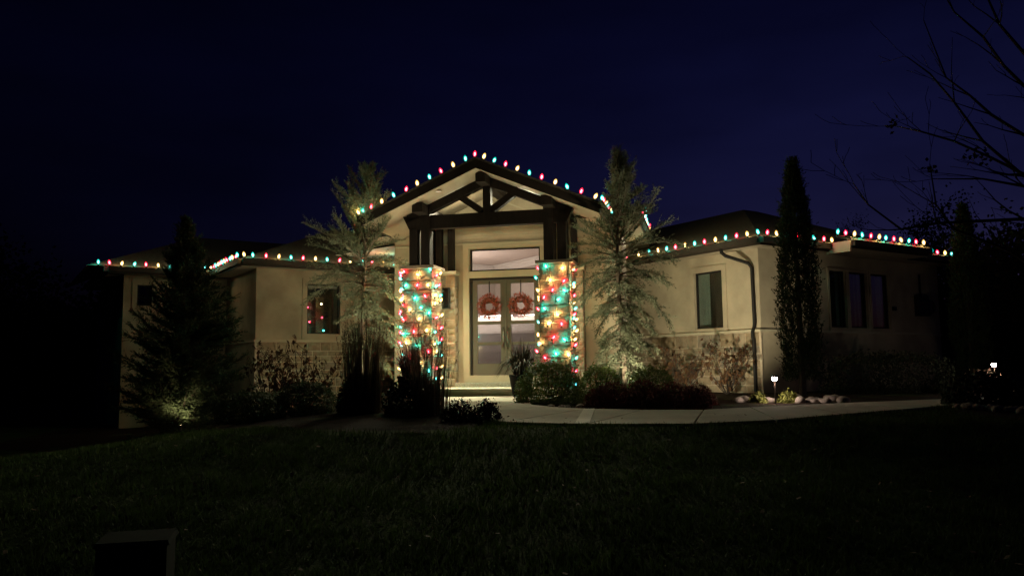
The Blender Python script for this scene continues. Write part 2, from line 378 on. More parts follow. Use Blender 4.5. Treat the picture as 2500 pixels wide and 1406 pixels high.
# right wing
RR = CR + w_*(u+v); RRt = at(RR, ZE+w_*PT*.96)
far = CR + u*7.75
roof_face('roof', [at(CR, ZE), at(CR+v*9, ZE), at(RR+v*6, RRt.z), RRt], cut=1)
fr2 = far + w_*(v-u)
roof_face('roof', [at(CR, ZE), RRt, at(fr2, RRt.z), at(far, ZE)])
roof_face('roof', [at(far, ZE), at(fr2, RRt.z), at(far+v*7.2, ZE)])
roof_face('roof', [at(RR+v*6, RRt.z), RRt, at(fr2, RRt.z), at(far+v*7.2, ZE), at(CR+u*7.2+v*9, ZE)], cut=1)
eave(TR, -.5, 3.94, .5); eave(TG, -.5, 1.90, .5)
poly('soffit', [TR(-.5, .49, 2.80), TR(3.95, .49, 2.80), TR(4.4, -.02, 2.80), TR(-.5, -.02, 2.80)], soffit_m)
poly('soffit', [TG(-.02, .47, 2.80), TG(7.25, .47, 2.80), TG(7.25, -.02, 2.80), TG(-.02, -.02, 2.80)], soffit_m)
# deeper eave over the triple window
box_part('eave_return', trim_m, house, TG, 1.85, 1.90, .40, 1.06, 2.72, 2.965)
eave(TG, 1.905, 5.0, 1.06, 2.97)
poly('soffit', [TG(1.90, 1.05, 2.79), TG(5.0, 1.05, 2.79), TG(5.0, .3, 2.79), TG(1.90, .3, 2.79)], soffit_m)
box_part('roof_edge', trim_m, house, TG, 1.905, 5.0, 1.062, 1.10, 2.975, 3.02)
roof_face('roof', [TG(1.85, 1.06, 2.98), TG(5.0, 1.06, 2.98), TG(5.0, .3, 3.22), TG(1.85, .3, 3.22)])
eave(TG, 5.0, 7.25, .5)
# left wing
RL = CL + w_*(u+v); RLt = at(RL, ZE+w_*PT*.96)
roof_face('roof', [at(CL, ZE), at(CL+u*8.5, ZE), at(RL+u*5, RLt.z), RLt], cut=-1)
roof_face('roof', [at(CL, ZE), RLt, at(RL+v*6, RLt.z), at(CL+v*9, ZE)])
L0 = IL - u*3.15; LR = L0 + 3.4*(u+v); 
roof_face('roof', [at(L0, ZE), at(IL+u*3.4, ZE), at(LR+u*4.5, ZE+3.4*PT*.96), at(LR, ZE+3.4*PT*.96)], cut=-1)
roof_face('roof', [at(L0, ZE), at(LR, ZE+3.4*PT*.96), at(L0+v*7, ZE)])
eave(TL, -.5, 4.59, .5); eave(TS, -.5, 2.63, .5); eave(TF, -.5+.5, 3.15, .5)
for T, a, c in ((TL, -.5, 4.6), (TS, .0, 2.6), (TF, -.0, 3.1)):
    poly('soffit', [T(a, .49, 2.80), T(c, .49, 2.80), T(c, -.02, 2.80), T(a, -.02, 2.80)], soffit_m)
Tl0 = frame(TF(2.70, 0, 0), v, -u); eave(Tl0, -.5, 5, .45)
poly('soffit', [Tl0(-.5, .44, 2.80), Tl0(5, .44, 2.80), Tl0(5, -.02, 2.80), Tl0(-.5, -.02, 2.80)], soffit_m)
# ledge and coursed stone below it
def stone_mesh(w, h, d, k=3):
    b = MB(); bev = min(.02, h*.15)
    n = k+1; vs = []
    for j in range(n):
        for i in range(n):
            x, z = i/k, j/k; edge = i in (0, k) or j in (0, k)
            px = bev*.3+(w-bev*.6)*x; pz = bev*.3+(h-bev*.6)*z
            if not edge: px += rnd.uniform(-1, 1)*w*.06; pz += rnd.uniform(-1, 1)*h*.06
            vs.append((px, (d*.55+rnd.uniform(-.004, .004)) if edge else d+rnd.uniform(-.5, .5)*d*.42, pz))
    fs = [(j*n+i, j*n+i+1, (j+1)*n+i+1, (j+1)*n+i) for j in range(k) for i in range(k)]
    base = len(vs); vs += [(0, 0, 0), (w, 0, 0), (w, 0, h), (0, 0, h)]
    fs += [tuple([base, base+1]+[i for i in range(k, -1, -1)]), tuple([base+1, base+2]+[j*n+k for j in range(k, -1, -1)]),
           tuple([base+2, base+3]+[k*n+i for i in range(0, k+1)]), tuple([base+3, base]+[j*n for j in range(0, k+1)])]
    b.add(vs, fs); return b
def stonework(T, s0, s1, z0, z1, out, parent, d=.045, hmin=.16, hmax=.26, wmin=.22, wmax=.46, joint=.020, ms=None):
    z = z0; row = 0
    hs = []
    while z < z1-.05:
        h = rnd.uniform(hmin, hmax)
        if z1-(z+h) < hmin: h = z1-z
        hs.append((z, h)); z += h
    for z, h in hs:
        s = s0
        while s < s1-.03:
            w = rnd.uniform(wmin, wmax)
            if s1-(s+w) < wmin*.6: w = s1-s
            m = stone_mesh(w-joint, h-joint, d*rnd.uniform(.75, 1.15))
            m.v = [tuple(T(s+joint/2+p[0], out+p[1], z+joint/2+p[2])) for p in m.v]
            m.build('stone', rnd.choice(ms or stone_ms), parent); s += w
for T, a, c, zb in ((TL, .03, 5.0, -.75), (TR, .03, 4.2, -.45)):
    sb = box_part('stone_base', mortar, house, T, a-.05, c, .002, .03, zb-.4, .91)
    stonework(T, a, c, zb, .905, .03, sb, .035, .14, .24, .25, .52)
    box_part('ledge', trim_m, house, T, a-.09, c, .002, .095, .912, .965)
box_part('ledge', trim_m, house, TS, .05, 3.1, .002, .05, .912, .965)
box_part('ledge', trim_m, house, TG, .02, 7.13, .002, .05, .912, .965)
# downspout at the right wing's corner
b = MB(); pth = [TR(.62, .50, 2.84), TR(.62, .50, 2.74), TR(.56, .44, 2.66), TR(.20, .10, 2.47), TR(.14, .06, 2.36), TR(.13, .055, 1.10), TR(.13, .07, 1.02), TR(.13, .135, .90), TR(.13, .135, .80), TR(.13, .10, .72), TR(.13, .10, -.42)]
b.tube([p for p in pth], .045, 6); b.build('downspout', darkmetal, house)

# entry block
RH, RW, RZ0, RZ1 = 2.38, 2.65, 3.60, 4.73
PE = (RZ1-RZ0)/RW; TK = .20
door_hole = (-.85, .93, 0., 2.37); tr_hole = (-.83, .93, 2.53, 3.08)
wall(TE, -2.80, 2.80, -.6, 3.40, [door_hole, tr_hole], .18)
b = MB(); zs_ = RZ0-TK-.01
b.add([TE(-2.5, 0, 3.402), TE(2.5, 0, 3.402), TE(2.5, 0, RZ1-TK-.01-2.5*PE), TE(0, 0, RZ1-TK-.01), TE(-2.5, 0, RZ1-TK-.01-2.5*PE)], [(0, 1, 2, 3, 4)]); b.build('gable_wall', stucco, house)
for sgn in (-1, 1):
    T2 = frame(TE(2.8*sgn, 0, 0), -o_, e*sgn); wall(T2, 0, 4.5, -.6, 3.42)
# thin raised bands on the entry wall
box_part('wall_band', trim_m, house, TE, -2.79, -1.01, .001, .022, 3.20, 3.235)
box_part('wall_band', trim_m, house, TE, 1.11, 2.79, .001, .022, 3.20, 3.235)
for sgn in (-1, 1):
    b = MB(); p = [(0, RZ1-TK-.30), (2.45*sgn, RZ1-TK-.30-2.45*PE)]
    b.hexa([TE(p[0][0], .001, p[0][1]), TE(p[1][0], .001, p[1][1]), TE(p[1][0], .022, p[1][1]), TE(p[0][0], .022, p[0][1]),
            TE(p[0][0], .001, p[0][1]+.03), TE(p[1][0], .001, p[1][1]+.03), TE(p[1][0], .022, p[1][1]+.03), TE(p[0][0], .022, p[0][1]+.03)])
    b.build('wall_band', trim_m, house)
# porch roof: two slabs
for sgn in (-1, 1):
    b = MB(); x1 = RW*sgn
    q = lambda a, bb, z: TE(a, bb, z)
    b.hexa([q(0, RH, RZ1-TK), q(x1, RH, RZ0-TK), q(x1, -.4, RZ0-TK), q(0, -2.8, RZ1-TK), q(0, RH, RZ1-.03), q(x1, RH, RZ0-.03), q(x1, -.4, RZ0-.03), q(0, -2.8, RZ1-.03)])
    b.build('porch_soffit', soffit_m, house)
    b = MB(); b.hexa([q(0, RH+.03, RZ1-.028), q(x1*1.012, RH+.03, RZ0-.04), q(x1*1.012, -.4, RZ0-.04), q(0, -2.8, RZ1-.028), q(0, RH+.03, RZ1+.02), q(x1*1.012, RH+.03, RZ0+.01), q(x1*1.012, -.4, RZ0+.01), q(0, -2.8, RZ1+.02)])
    b.build('roof', shingle, house)
    b = MB(); b.hexa([q(0, RH+.001, RZ1-TK-.03), q(x1, RH+.001, RZ0-TK-.03), q(x1, RH+.028, RZ0-TK-.03), q(0, RH+.028, RZ1-TK-.03), q(0, RH+.001, RZ1-.03), q(x1, RH+.001, RZ0-.042), q(x1, RH+.028, RZ0-.042), q(0, RH+.028, RZ1-.03)])
    b.build('rake_board', fascia_m, house)
    T2 = frame(TE(x1, 0, 0), -o_, e*sgn)
    box_part('fascia', fascia_m, house, T2, -RH, -.6, .001, .03, RZ0-TK-.03, RZ0-.045)
    box_part('gutter', fascia_m, house, T2, -RH, -.7, .031, .12, RZ0-.14, RZ0+.0)
# hipped roof of the entry block
BE, BF = 3.35, .60
q = lambda a, bb, z: TE(a, bb, z)
pk = RZ0+BE*PE
roof_face('roof', [q(-BE, BF, RZ0), q(BE, BF, RZ0), q(0, BF-BE, pk)])
roof_face('roof', [q(BE, BF, RZ0), q(BE, -5, RZ0), q(0, -5, pk), q(0, BF-BE, pk)])
roof_face('roof', [q(-BE, BF, RZ0), q(0, BF-BE, pk), q(0, -5, pk), q(-BE, -5, RZ0)])
for sgn in (-1, 1):
    T1 = TE; a0, a1 = sorted((2.66*sgn, BE*sgn))
    box_part('fascia', fascia_m, house, TE, a0, a1, BF-.03, BF, RZ0-.19, RZ0-.012)
    box_part('gutter', fascia_m, house, TE, a0, a1, BF+.001, BF+.10, RZ0-.13, RZ0)
    T2 = frame(TE(BE*sgn, 0, 0), -o_, e*sgn)
    box_part('fascia', fascia_m, house, T2, -BF, 4, .001, .03, RZ0-.19, RZ0-.012)
    box_part('gutter', fascia_m, house, T2, -BF-.1, 4, .031, .12, RZ0-.13, RZ0)
    poly('soffit', [q(2.62*sgn, BF-.03, RZ0-.17), q(BE*sgn, BF-.03, RZ0-.17), q(BE*sgn, -4, RZ0-.17), q(2.62*sgn, -4, RZ0-.17)], soffit_m)
# timber frame
def beam(name, T, *a): return box_part(name, timber, house, T, *a)
def slanted(name, p0, p1, th, b0, b1):       # bar in the truss plane, p = (along, z) of its centre line
    d = Vector((p1[0]-p0[0], p1[1]-p0[1])).normalized(); n = Vector((-d.y, d.x))*th/2
    q_ = [(p0[0]-n.x, p0[1]-n.y), (p1[0]-n.x, p1[1]-n.y), (p1[0]+n.x, p1[1]+n.y), (p0[0]+n.x, p0[1]+n.y)]
    b = MB(); b.hexa([TE(x, b0, z) for x, z in q_]+[TE(x, b1, z) for x, z in q_]); return b.build(name, timber, house)
b = MB(); q8 = [(-1.84, 3.37), (1.84, 3.37), (1.99, 3.68), (-1.99, 3.68)]
b.hexa([TE(x, 1.36, z) for x, z in q8]+[TE(x, 1.56, z) for x, z in q8]); b.build('tie_beam', timber, house)
slanted('king_post', (.02, 3.682), (.02, 4.33), .18, 1.37, 1.55)
for sgn in (-1, 1):
    slanted('strut', (.10*sgn, 3.72), (.76*sgn, 4.18), .15, 1.38, 1.54)
    zt = lambda a: RZ1-TK-.012-PE*abs(a)
    b = MB(); q8 = [(.0, zt(0)-.20), (1.9*sgn, zt(1.9)-.20), (1.9*sgn, zt(1.9)), (0, zt(0))]
    b.hexa([TE(x, 1.36, z) for x, z in q8]+[TE(x, 1.56, z) for x, z in q8]); b.build('rafter', timber, house)
    for a0, a1, b1 in ((1.325, 1.535, 1.60), (1.625, 1.825, 1.58)):
        x0, x1 = sorted((a0*sgn, a1*sgn))
        beam('post', TE, x0, x1, 1.36 if b1 < 1.6 else 1.365, b1, 2.535, 3.368 if b1 < 1.6 else zt(1.45)-.02)
    x0, x1 = sorted((1.36*sgn, 1.60*sgn)); beam('purlin', TE, x0, x1, .0, 2.02, 3.685, 3.90)
    for a0, a1 in ((1.20, 1.34), (1.50, 1.64), (1.71, 1.85)):
        x0, x1 = sorted((a0*sgn, a1*sgn)); beam('wall_post', TE, x0, x1, .04, .20, 2.535, 3.683)
beam('ridge_beam', TE, -.11, .11, .0, 2.02, 4.28, 4.515)
# stone pillars, and pilasters against the wall
PW = .37; PC = (-1.64, 1.545)
pillars = []
for ci, cx in enumerate(PC):
    p = box_part('pillar', mortar, house, TE, cx-PW+.05, cx+PW-.05, .88, 1.52, -.30, 2.46)
    for T, s0, s1, out in ((frame(TE(cx-PW, 1.52, 0), e, o_), .035, 2*PW-.035, .0), (frame(TE(cx+PW-.05, 1.57, 0), -o_, e), .0, .74, .0), (frame(TE(cx-PW+.05, .83, 0), o_, -e), .0, .74, .0)):
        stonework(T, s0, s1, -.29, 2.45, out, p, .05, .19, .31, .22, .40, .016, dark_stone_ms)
    b = MB(); b.box(TE, cx-PW-.045, cx+PW+.045, .80, 1.62, 2.462, 2.53); b.build('cap', capstone, p)
    if ci == 0: p['label'] = 'nearly square stone pillar left of the door'
for sgn in (-1, 1):
    x0, x1 = sorted((1.13*sgn, 2.0*sgn))
    p = box_part('pilaster', mortar, house, TE, x0+.03, x1-.03, .0, .22, -.30, 2.45)
    stonework(frame(TE(x0, .22, 0), e, o_), .0, x1-x0, -.29, 2.44, .0, p, .035, .14, .24, .16, .34)
    for ss, xx in ((1, x1-.03), (-1, x0+.03)):
        stonework(frame(TE(xx, .255 if ss > 0 else .0, 0), -o_ if ss > 0 else o_, e*ss), .0, .255, -.29, 2.44, .0, p, .03, .16, .26, .2, .3)
    box_part('cap', trim_m, p, TE, x0-.03, x1+.03, .003, .30, 2.452, 2.532)
# wall lantern on the left pilaster
lan = empty('wall_lantern', TE(-1.36, .27, 1.85)); tag(lan, 'slim dark wall lantern mounted on the stone pilaster left of the door', 'wall lantern')
def LT(s, o, z): return TE(-1.42+s, .265+o, 1.62+z) - lan.location
b = MB(); ring(b, LT, 0, .17, 0, .5, .02, .03, .15); b.box(LT, .02, .15, .0, .03, .0, .5); b.build('frame', darkmetal, lan)
b = MB(); b.box(LT, .022, .148, .05, .13, .022, .478); b.build('pane', clear, lan)
# doors, transom and their surround
b = MB()
b.box(TE, -1.0, -.852, .001, .045, -.165, 3.10); b.box(TE, .932, 1.09, .001, .045, -.165, 3.10)
b.box(TE, -1.0, 1.09, .001, .05, 3.102, 3.225); b.box(TE, -.85, .93, .001, .045, 2.372, 2.528); b.box(TE, -.85, .93, .001, .05, -.165, -.004)
b.build('door_surround', trim_m, house)
tw = MB(); ring(tw, TE, -.828, .928, 2.532, 3.078, .035, -.09, -.02); two = tw.build('transom', darkmetal, house)
box_part('pane', clear, two, TE, -.79, .89, -.06, -.052, 2.57, 3.04)
fr_ = MB(); fr_.box(TE, -.848, -.80, -.14, -.03, .002, 2.368); fr_.box(TE, .88, .928, -.14, -.03, .002, 2.368); fr_.box(TE, -.798, .878, -.14, -.03, 2.32, 2.368)
fr_.build('door_frame', darkmetal, house)
lites = [(2.22, 1.79), (1.745, 1.31), (1.23, .80), (.73, .28)]
for s0, s1 in ((-.797, .037), (.043, .877)):
    b = MB(); g0, g1 = s0+.125, s1-.125; f0, f1 = -.12, -.075
    b.box(TE, s0, g0, f0, f1, .01, 2.315); b.box(TE, g1, s1, f0, f1, .01, 2.315)
    zz = [2.315]+[z for l in lites for z in l]+[.01]
    for k in range(0, len(zz), 2): b.box(TE, g0, g1, f0, f1, zz[k+1], zz[k])
    dr = b.build('door', door_m, house)
    for k, (zt_, zb) in enumerate(lites):
        box_part('pane', clear if k < 2 else reed, dr, TE, g0, g1, -.103, -.096, zb, zt_)
    hx = s1-.055 if s0 < 0 else s0+.055
    b = MB(); b.box(TE, hx-.028, hx+.028, -.074, -.062, .66, 1.15)
    b.tube([TE(hx, -.064, .74), TE(hx, -.02, .78), TE(hx, -.012, .9), TE(hx, -.02, 1.02), TE(hx, -.064, 1.06)], .011, 6); b.build('handle', nickel, dr)
box_part('astragal', door_m, house, TE, .022, .058, -.0745, -.055, .012, 2.314)
# steps
box_part('landing', concrete, house, TE, -2.15, 2.15, .0, 2.0, -.75, -.275)
box_part('landing_edge', concrete_pale, house, TE, -2.17, 2.17, 2.001, 2.04, -.335, -.272)
box_part('step', pebble_m, house, TE, -1.10, 1.10, .046, .42, -.28, -.17)
# foyer behind the glass
KC = Vector((-.52, 25.2, 0)); ZC = 3.32
TA = frame(KC, -u, -v); TB = frame(KC, -v, -u)
poly('foyer_wall', [TA(0, 0, -.05), TA(5.2, 0, -.05), TA(5.2, 0, ZC), TA(0, 0, ZC)], room_wall)
poly('foyer_wall', [TB(0, 0, -.05), TB(6.2, 0, -.05), TB(6.2, 0, ZC), TB(0, 0, ZC)], room_wall)
cs = [TE(-2.7, -.19, 0), TE(2.7, -.19, 0)]
poly('foyer_ceiling', [at(cs[0], ZC), at(cs[1], ZC), TB(6.2, 0, ZC), TB(0, 0, ZC), TA(5.2, 0, ZC)], room_ceil)
poly('foyer_floor', [at(cs[0], -.01), at(cs[1], -.01), TB(6.2, 0, -.01), TB(0, 0, -.01), TA(5.2, 0, -.01)], room_floor)
wall(frame(TE(0, -.19, 0), e, -o_), -2.7, 2.7, -.05, ZC, [door_hole, tr_hole], 0, 'foyer_wall', room_wall)
for T, L_ in ((TA, 5.2), (TB, 6.2)):
    b = MB(); b.box(T, 0, L_, 0, .16, ZC-.06, ZC-.01); b.box(T, 0, L_, 0, .09, ZC-.14, ZC-.061); b.box(T, 0, L_, 0, .045, ZC-.22, ZC-.141); b.build('crown_moulding', room_white, house)
    box_part('baseboard', room_white, house, T, 0, L_, 0, .02, 0, .14)
ft = empty('hall_console', TE(0, -3.2, 0)); tag(ft, 'long white console seen through the lower glass of the front doors', 'console')
def CT(s, o, z): return TE(s, -3.4+o, z)-ft.location
b = MB(); b.box(CT, -1.6, 1.9, 0, .5, 1.13, 1.19); b.build('console_top', room_white, ft)
b = MB(); b.box(CT, -1.5, 1.8, .05, .45, .06, 1.129); b.build('cabinet', mat('cabinet_grey', (.20, .18, .165), .5), ft)
for k, (z0, z1, cc) in enumerate(((.10, .34, (.26, .23, .21)), (.38, .60, (.15, .13, .125)), (.64, .86, (.30, .27, .25)), (.90, 1.10, (.17, .15, .145)))):  # added boards; alternating tones imitate the bands of light in the lower glass
    b = MB(); b.box(CT, -1.46, 1.76, .451, .475, z0, z1); b.build('drawer_front', mat('drawer_%d' % k, cc, .5), ft)
sp = empty('splash_panel', TE(0, -3.45, 1.3)); tag(sp, 'bright white lit shelf back seen through the upper glass of the front doors', 'lit shelf')  # shelf and glowing strip added to give the bright band in the glass
b = MB(); b.box(lambda s, o, z: e*s+o_*o+Z*z, -1.6, 1.9, -.02, .0, -.10, .34); b.build('panel', room_white, sp)
b = MB(); b.box(lambda s, o, z: e*s+o_*o+Z*z, -1.6, 1.9, .0, .22, .36, .40); b.build('shelf', room_wall, sp)
b = MB(); b.box(lambda s, o, z: e*s+o_*o+Z*z, -1.5, 1.8, .08, .12, .345, .358); b.build('light_strip', emit('strip_glow', (1., .86, .76), 14), sp)
def lamp(kind, name, loc, power, col, parent=None, **kw):
    l = bpy.data.lights.new(name, kind); l.energy = power; l.color = col
    for k, x in kw.items(): setattr(l, k, x)
    o = bpy.data.objects.new(name, l); C.objects.link(o); o.location = loc
    if parent: o.parent = parent
    return o
def aim(o, d): o.rotation_euler = Vector(d).to_track_quat('-Z', 'Y').to_euler()
cl_ = empty('floor_lamp', TE(-1.95, -2.0, 0)); tag(cl_, 'bowl topped floor lamp lighting the hall behind the front doors', 'floor lamp')
b = MB(); b.lathe([(.14, 0), (.14, .02), (.012, .04), (.012, 1.55)], n=12); b.build('stand', darkmetal, cl_)
b = MB(); b.lathe([(.02, 1.53), (.12, 1.57), (.17, 1.66)], n=16); b.build('lamp_shade', room_white, cl_)
lamp('POINT', 'hall_light', (0, 0, 1.78), P_FOYER, (1., .84, .72), cl_, shadow_soft_size=.1)
# recessed lights in the porch ceiling, plus an added front pair brightening the walk
for i, (a, bb) in enumerate(((-.75, .75), (.80, .75), (-.95, 2.08), (1.0, 2.08))):
    zz = (RZ1-TK-.012-PE*abs(a))
    d = empty('recessed_light', TE(a, bb, zz)); tag(d, ['recessed downlight in the left slope of the porch ceiling', 'recessed downlight in the right slope of the porch ceiling', 'recessed downlight in the left front overhang of the porch gable', 'recessed downlight in the right front overhang of the porch gable'][i], 'downlight', 'downlights in the porch ceiling')
    b = MB(); b.lathe([(.085, -.012), (.085, .0)], n=14); b.build('trim_ring', trim_m, d)
    b = MB(); b.lathe([(.06, -.016), (.06, -.013)], n=14); b.build('lens', emit('downlight_glow', (1., .86, .58), 2.5 if i < 2 else .5), d)
    l = lamp('SPOT', 'downlight', (0, 0, -.03), P_PORCH*(1 if i < 2 else .29), (1., .95, .66), d, spot_size=math.radians(145 if i < 2 else 100), spot_blend=.7, shadow_soft_size=.06)
    aim(l, o_*.85-Z)

bl_ = empty('beam_light', TE(0, 1.30, 3.72)); tag(bl_, 'low strip light on the back of the porch tie beam washing the gable wall', 'strip light')
b = MB(); b.box(lambda s, o, z: e*s+o_*o+Z*z, -1.0, 1.0, -.03, .03, -.03, .0); b.build('housing', darkmetal, bl_)
for sx in (-.85, .85):
    l = lamp('SPOT', 'beam_spot', e*sx+Z*.03, P_PORCH*.06, (1., .89, .58), bl_, spot_size=math.radians(150), spot_blend=1., shadow_soft_size=.1); aim(l, -o_*.8+Z*.5)

# ---------------------------------------------------------------- things on the house
mtr = empty('utility_meter', TG(6.0, 0, 1.66)); tag(mtr, 'dark electric meter box with round dial on the right wall', 'utility meter')
def MT(s, o, z): return TG(5.98+s, o, 1.40+z)-mtr.location
b = MB(); b.box(MT, 0, .46, .002, .15, 0, .54); b.build('box', darkmetal, mtr)
b = MB(); ring_p = [MT(.62+.16*math.cos(t), .09, .25+.16*math.sin(t)) for t in np.linspace(0, 2*math.pi, 17)]; b.tube(ring_p, .03, 6, cap=False)
b.box(MT, .50, .74, .002, .09, .13, .37); b.build('dial', bronze, mtr)
b = MB(); b.tube([MT(.2, .06, .54), MT(.2, .06, 1.1)], .03); b.build('conduit', darkmetal, mtr)

# bulbs: one mesh per colour (shell, glowing core, socket)
def bulb_mesh(k):
    b = MB()
    b.lathe([(.014, 0), (.026, .022), (.030, .042), (.024, .068), (.012, .086), (.003, .094)], n=8, mi=0)
    b.lathe([(.006, .012), (.013, .028), (.015, .042), (.011, .058), (.004, .068)], n=6, mi=1)
    b.lathe([(.014, -.035), (.015, .004)], n=6, mi=2)
    return b.mesh('bulb', [shell_m[k], core_m[k], cord_m], True)
bulbs = {k: bulb_mesh(k) for k in 'RTW'}
blamp = {}
for k_ in 'RTW':
    blamp[k_] = bpy.data.lights.new('bulb_glow', 'POINT'); blamp[k_].energy = BULB_W[k_]; blamp[k_].color = BULB_L[k_]; blamp[k_].shadow_soft_size = .018
CN = {'R': 'red', 'T': 'teal', 'W': 'warm white'}
def string(label, items, closed_pts=None, group='strings of coloured bulbs'):
    """items: (colour, point, axis)"""
    o0 = Vector(items[0][1]); s = empty('light_string', o0); tag(s, label, 'light string', group)
    b = MB(); pts = closed_pts or [p-ax*.02 for _, p, ax in items]
    full = []
    for i, p in enumerate(pts):
        full.append(p-o0)
        if i < len(pts)-1 and not closed_pts:
            q = pts[i+1]; full.append((p+q)/2-o0-Vector((0, 0, .012)))
    if len(full) > 1: b.tube(full, .007, 4); b.build('cord', cord_m, s)
    for k, p, ax in items:
        o = link('bulb', bulbs[k], s); l = bpy.data.objects.new('bulb_glow', blamp[k]); C.objects.link(l); l.parent = o; l.location = (0, 0, .045); o.location = Vector(p)-o0; o.scale = (1.18 if closed_pts else 1.38,)*3
        o.rotation_euler = (Vector(ax)+Vector((rnd.gauss(0, .2), rnd.gauss(0, .2), rnd.gauss(0, .1)))).to_track_quat('Z', 'Y').to_euler()
    return s
# gable
def rake(x):
    pts = []
    return pts
gx = [886, 905, 931.6, 962, 990, 1018.6, 1049, 1078, 1107, 1136.6, 1158, 1179, 1204, 1232.5, 1260, 1292, 1321, 1353.6, 1386, 1417, 1450.5]
gyy = [507, 498, 484.5, 469, 455, 441, 425.7, 411, 395.4, 381.5, 370, 376.7, 386, 396, 405.6, 419, 428.4, 439, 451.5, 463, 475]
items = []
for i, (x, y) in enumerate(zip(gx, gyy)):
    p = ent_pt(x, y, RH); a = (p-E0).dot(e); z = max(RZ1 - PE*abs(a) + .045, 0)
    items.append(('TRW'[i % 3], TE(a, RH-.02, z), Vector((-.1 if a < 0 else .1, 0, 1))))
string('string of coloured bulbs running over the porch gable', items)
def along(T, over, z, pxs, cols, axis=(0, 0, 1), lo=None):
    p0 = T(0, over, 0); d = (T(1, over, 0)-p0); n = T(0, over+1, 0)-p0; out = []
    for x, k in zip(pxs, cols):
        w = ray(x, 600); w = Vector((w.x, w.y, 0)); 
        # intersect the vertical plane through the pixel column with the eave line
        for _ in range(4):
            t = (p0.x*w.y-p0.y*w.x)/(d.y*w.x-d.x*w.y)
            P = p0+d*t+Z*z; dd = P-CAM; yy = 703-2000*dd.dot(_u)/dd.dot(_f); w = ray(x, yy); w = Vector((w.x, w.y, 0))
        out.append((k, p0+d*t+Z*z, Vector(axis)))
    return out
TPR = frame(TE(RW, 0, 0), -o_, e); TPL = frame(TE(-RW, 0, 0), -o_, -e)
TBR = frame(TE(BE, 0, 0), -o_, e); TBL = frame(TE(-BE, 0, 0), -o_, -e)
cyc = lambda c, n: [c[i % 3] for i in range(n)]
it = [('TRW'[i % 3], TPR(-RH+.05+.27*i, .08, RZ0+.04), Vector((.3, 0, 1))) for i in range(7)]
string('short string of coloured bulbs on the porch gutter beside the right cedar', it)
it = [('TRW'[(i+2) % 3], TPL(-RH+.05+.27*i, .08, RZ0+.04), Vector((-.3, 0, 1))) for i in range(6)]
string('short string of coloured bulbs on the porch gutter beside the left cedar', it)
it = along(TE, BF+.06, RZ0+.04, [1550, 1577], 'WT') + [('RWTRTWTRW'[i], TBR(-BF+.1+.28*i, .08, RZ0+.04), Vector((.2, 0, 1))) for i in range(9)]
string('string of coloured bulbs on the upper gutter right of the porch', it)
it = along(TE, BF+.06, RZ0+.04, [870, 890, 913], 'RWT') + [('TWRTW'[i], TBL(-BF+.2+.33*i, .08, RZ0+.04), Vector((-.2, 0, 1))) for i in range(5)]
string('string of coloured bulbs on the upper gutter left of the porch', it)
GZ = 2.99
it = along(TL, .58, GZ, [597, 618, 650, 680, 711, 740, 770, 799, 828, 856, 882, 910, 937, 961], cyc('WTR', 14))
string('string of coloured bulbs along the gutter above the reflecting window', it)
it = [(cyc('TRW', 12)[i], TS(-.42+.26*i, .58, GZ), Vector((-.2, 0, 1))) for i in range(12)]
string('crowded string of coloured bulbs on the short receding gutter beside the spruce', it)
it = along(TF, .58, GZ, [240, 268, 296, 327, 357, 387, 415, 445, 473, 500], cyc('TRW', 10))
string('string of coloured bulbs on the far left gutter behind the spruce', it)
it = along(TR, .58, GZ, [1531, 1559, 1586, 1607, 1627, 1649, 1672, 1696, 1720, 1746, 1771, 1798, 1825, 1852], 'RWTWTRWTRWTRWT')
string('string of coloured bulbs on the gutter above the downspout', it)
it = along(TG, .58, GZ, [1873, 1897, 1919, 1945, 1968, 1990, 2012, 2032], 'RWTRWTRW')
string('string of coloured bulbs on the gutter behind the columnar cypress', it)
it = along(TG, 1.14, 3.05, [2045, 2065, 2086, 2106, 2126, 2146, 2163, 2183, 2202, 2219, 2237, 2256], cyc('TRW', 12)) + along(TG, .58, GZ, [2273, 2290, 2308, 2324, 2340], 'TRWTR')
string('string of coloured bulbs on the gutter above the triple window', it)
# pillars
def pix(base, sc, lst): return [(base[0]+x/sc, base[1]+y/sc, k) for x, y, k in lst]
LF = pix((940, 620), 4.135, [(200, 180, 'R'), (347, 207, 'W'), (462, 160, 'T'), (197, 320, 'T'), (318, 320, 'R'), (445, 315, 'W'), (183, 458, 'W'), (290, 445, 'T'), (413, 430, 'R'), (165, 527, 'R'), (255, 567, 'W'), (375, 540, 'T'), (440, 600, 'T'), (198, 663, 'R'), (330, 655, 'W'), (170, 803, 'T'), (290, 790, 'R'), (415, 775, 'W'), (225, 900, 'W'), (330, 930, 'T'), (440, 990, 'R'), (230, 1060, 'R'), (350, 1100, 'W'), (440, 1180, 'T')])
LS = pix((940, 620), 4.135, [(510, 215, 'R'), (552, 200, 'W'), (535, 318, 'R'), (505, 330, 'T'), (505, 420, 'W'), (548, 420, 'T'), (557, 470, 'W'), (500, 500, 'W'), (563, 620, 'W'), (500, 638, 'R'), (557, 748, 'R'), (500, 785, 'T'), (565, 866, 'R'), (493, 908, 'W'), (535, 900, 'T'), (517, 985, 'W'), (552, 1022, 'T'), (560, 1137, 'W'), (512, 1155, 'R'), (562, 1247, 'W'), (525, 1260, 'R'), (490, 1260, 'T')])
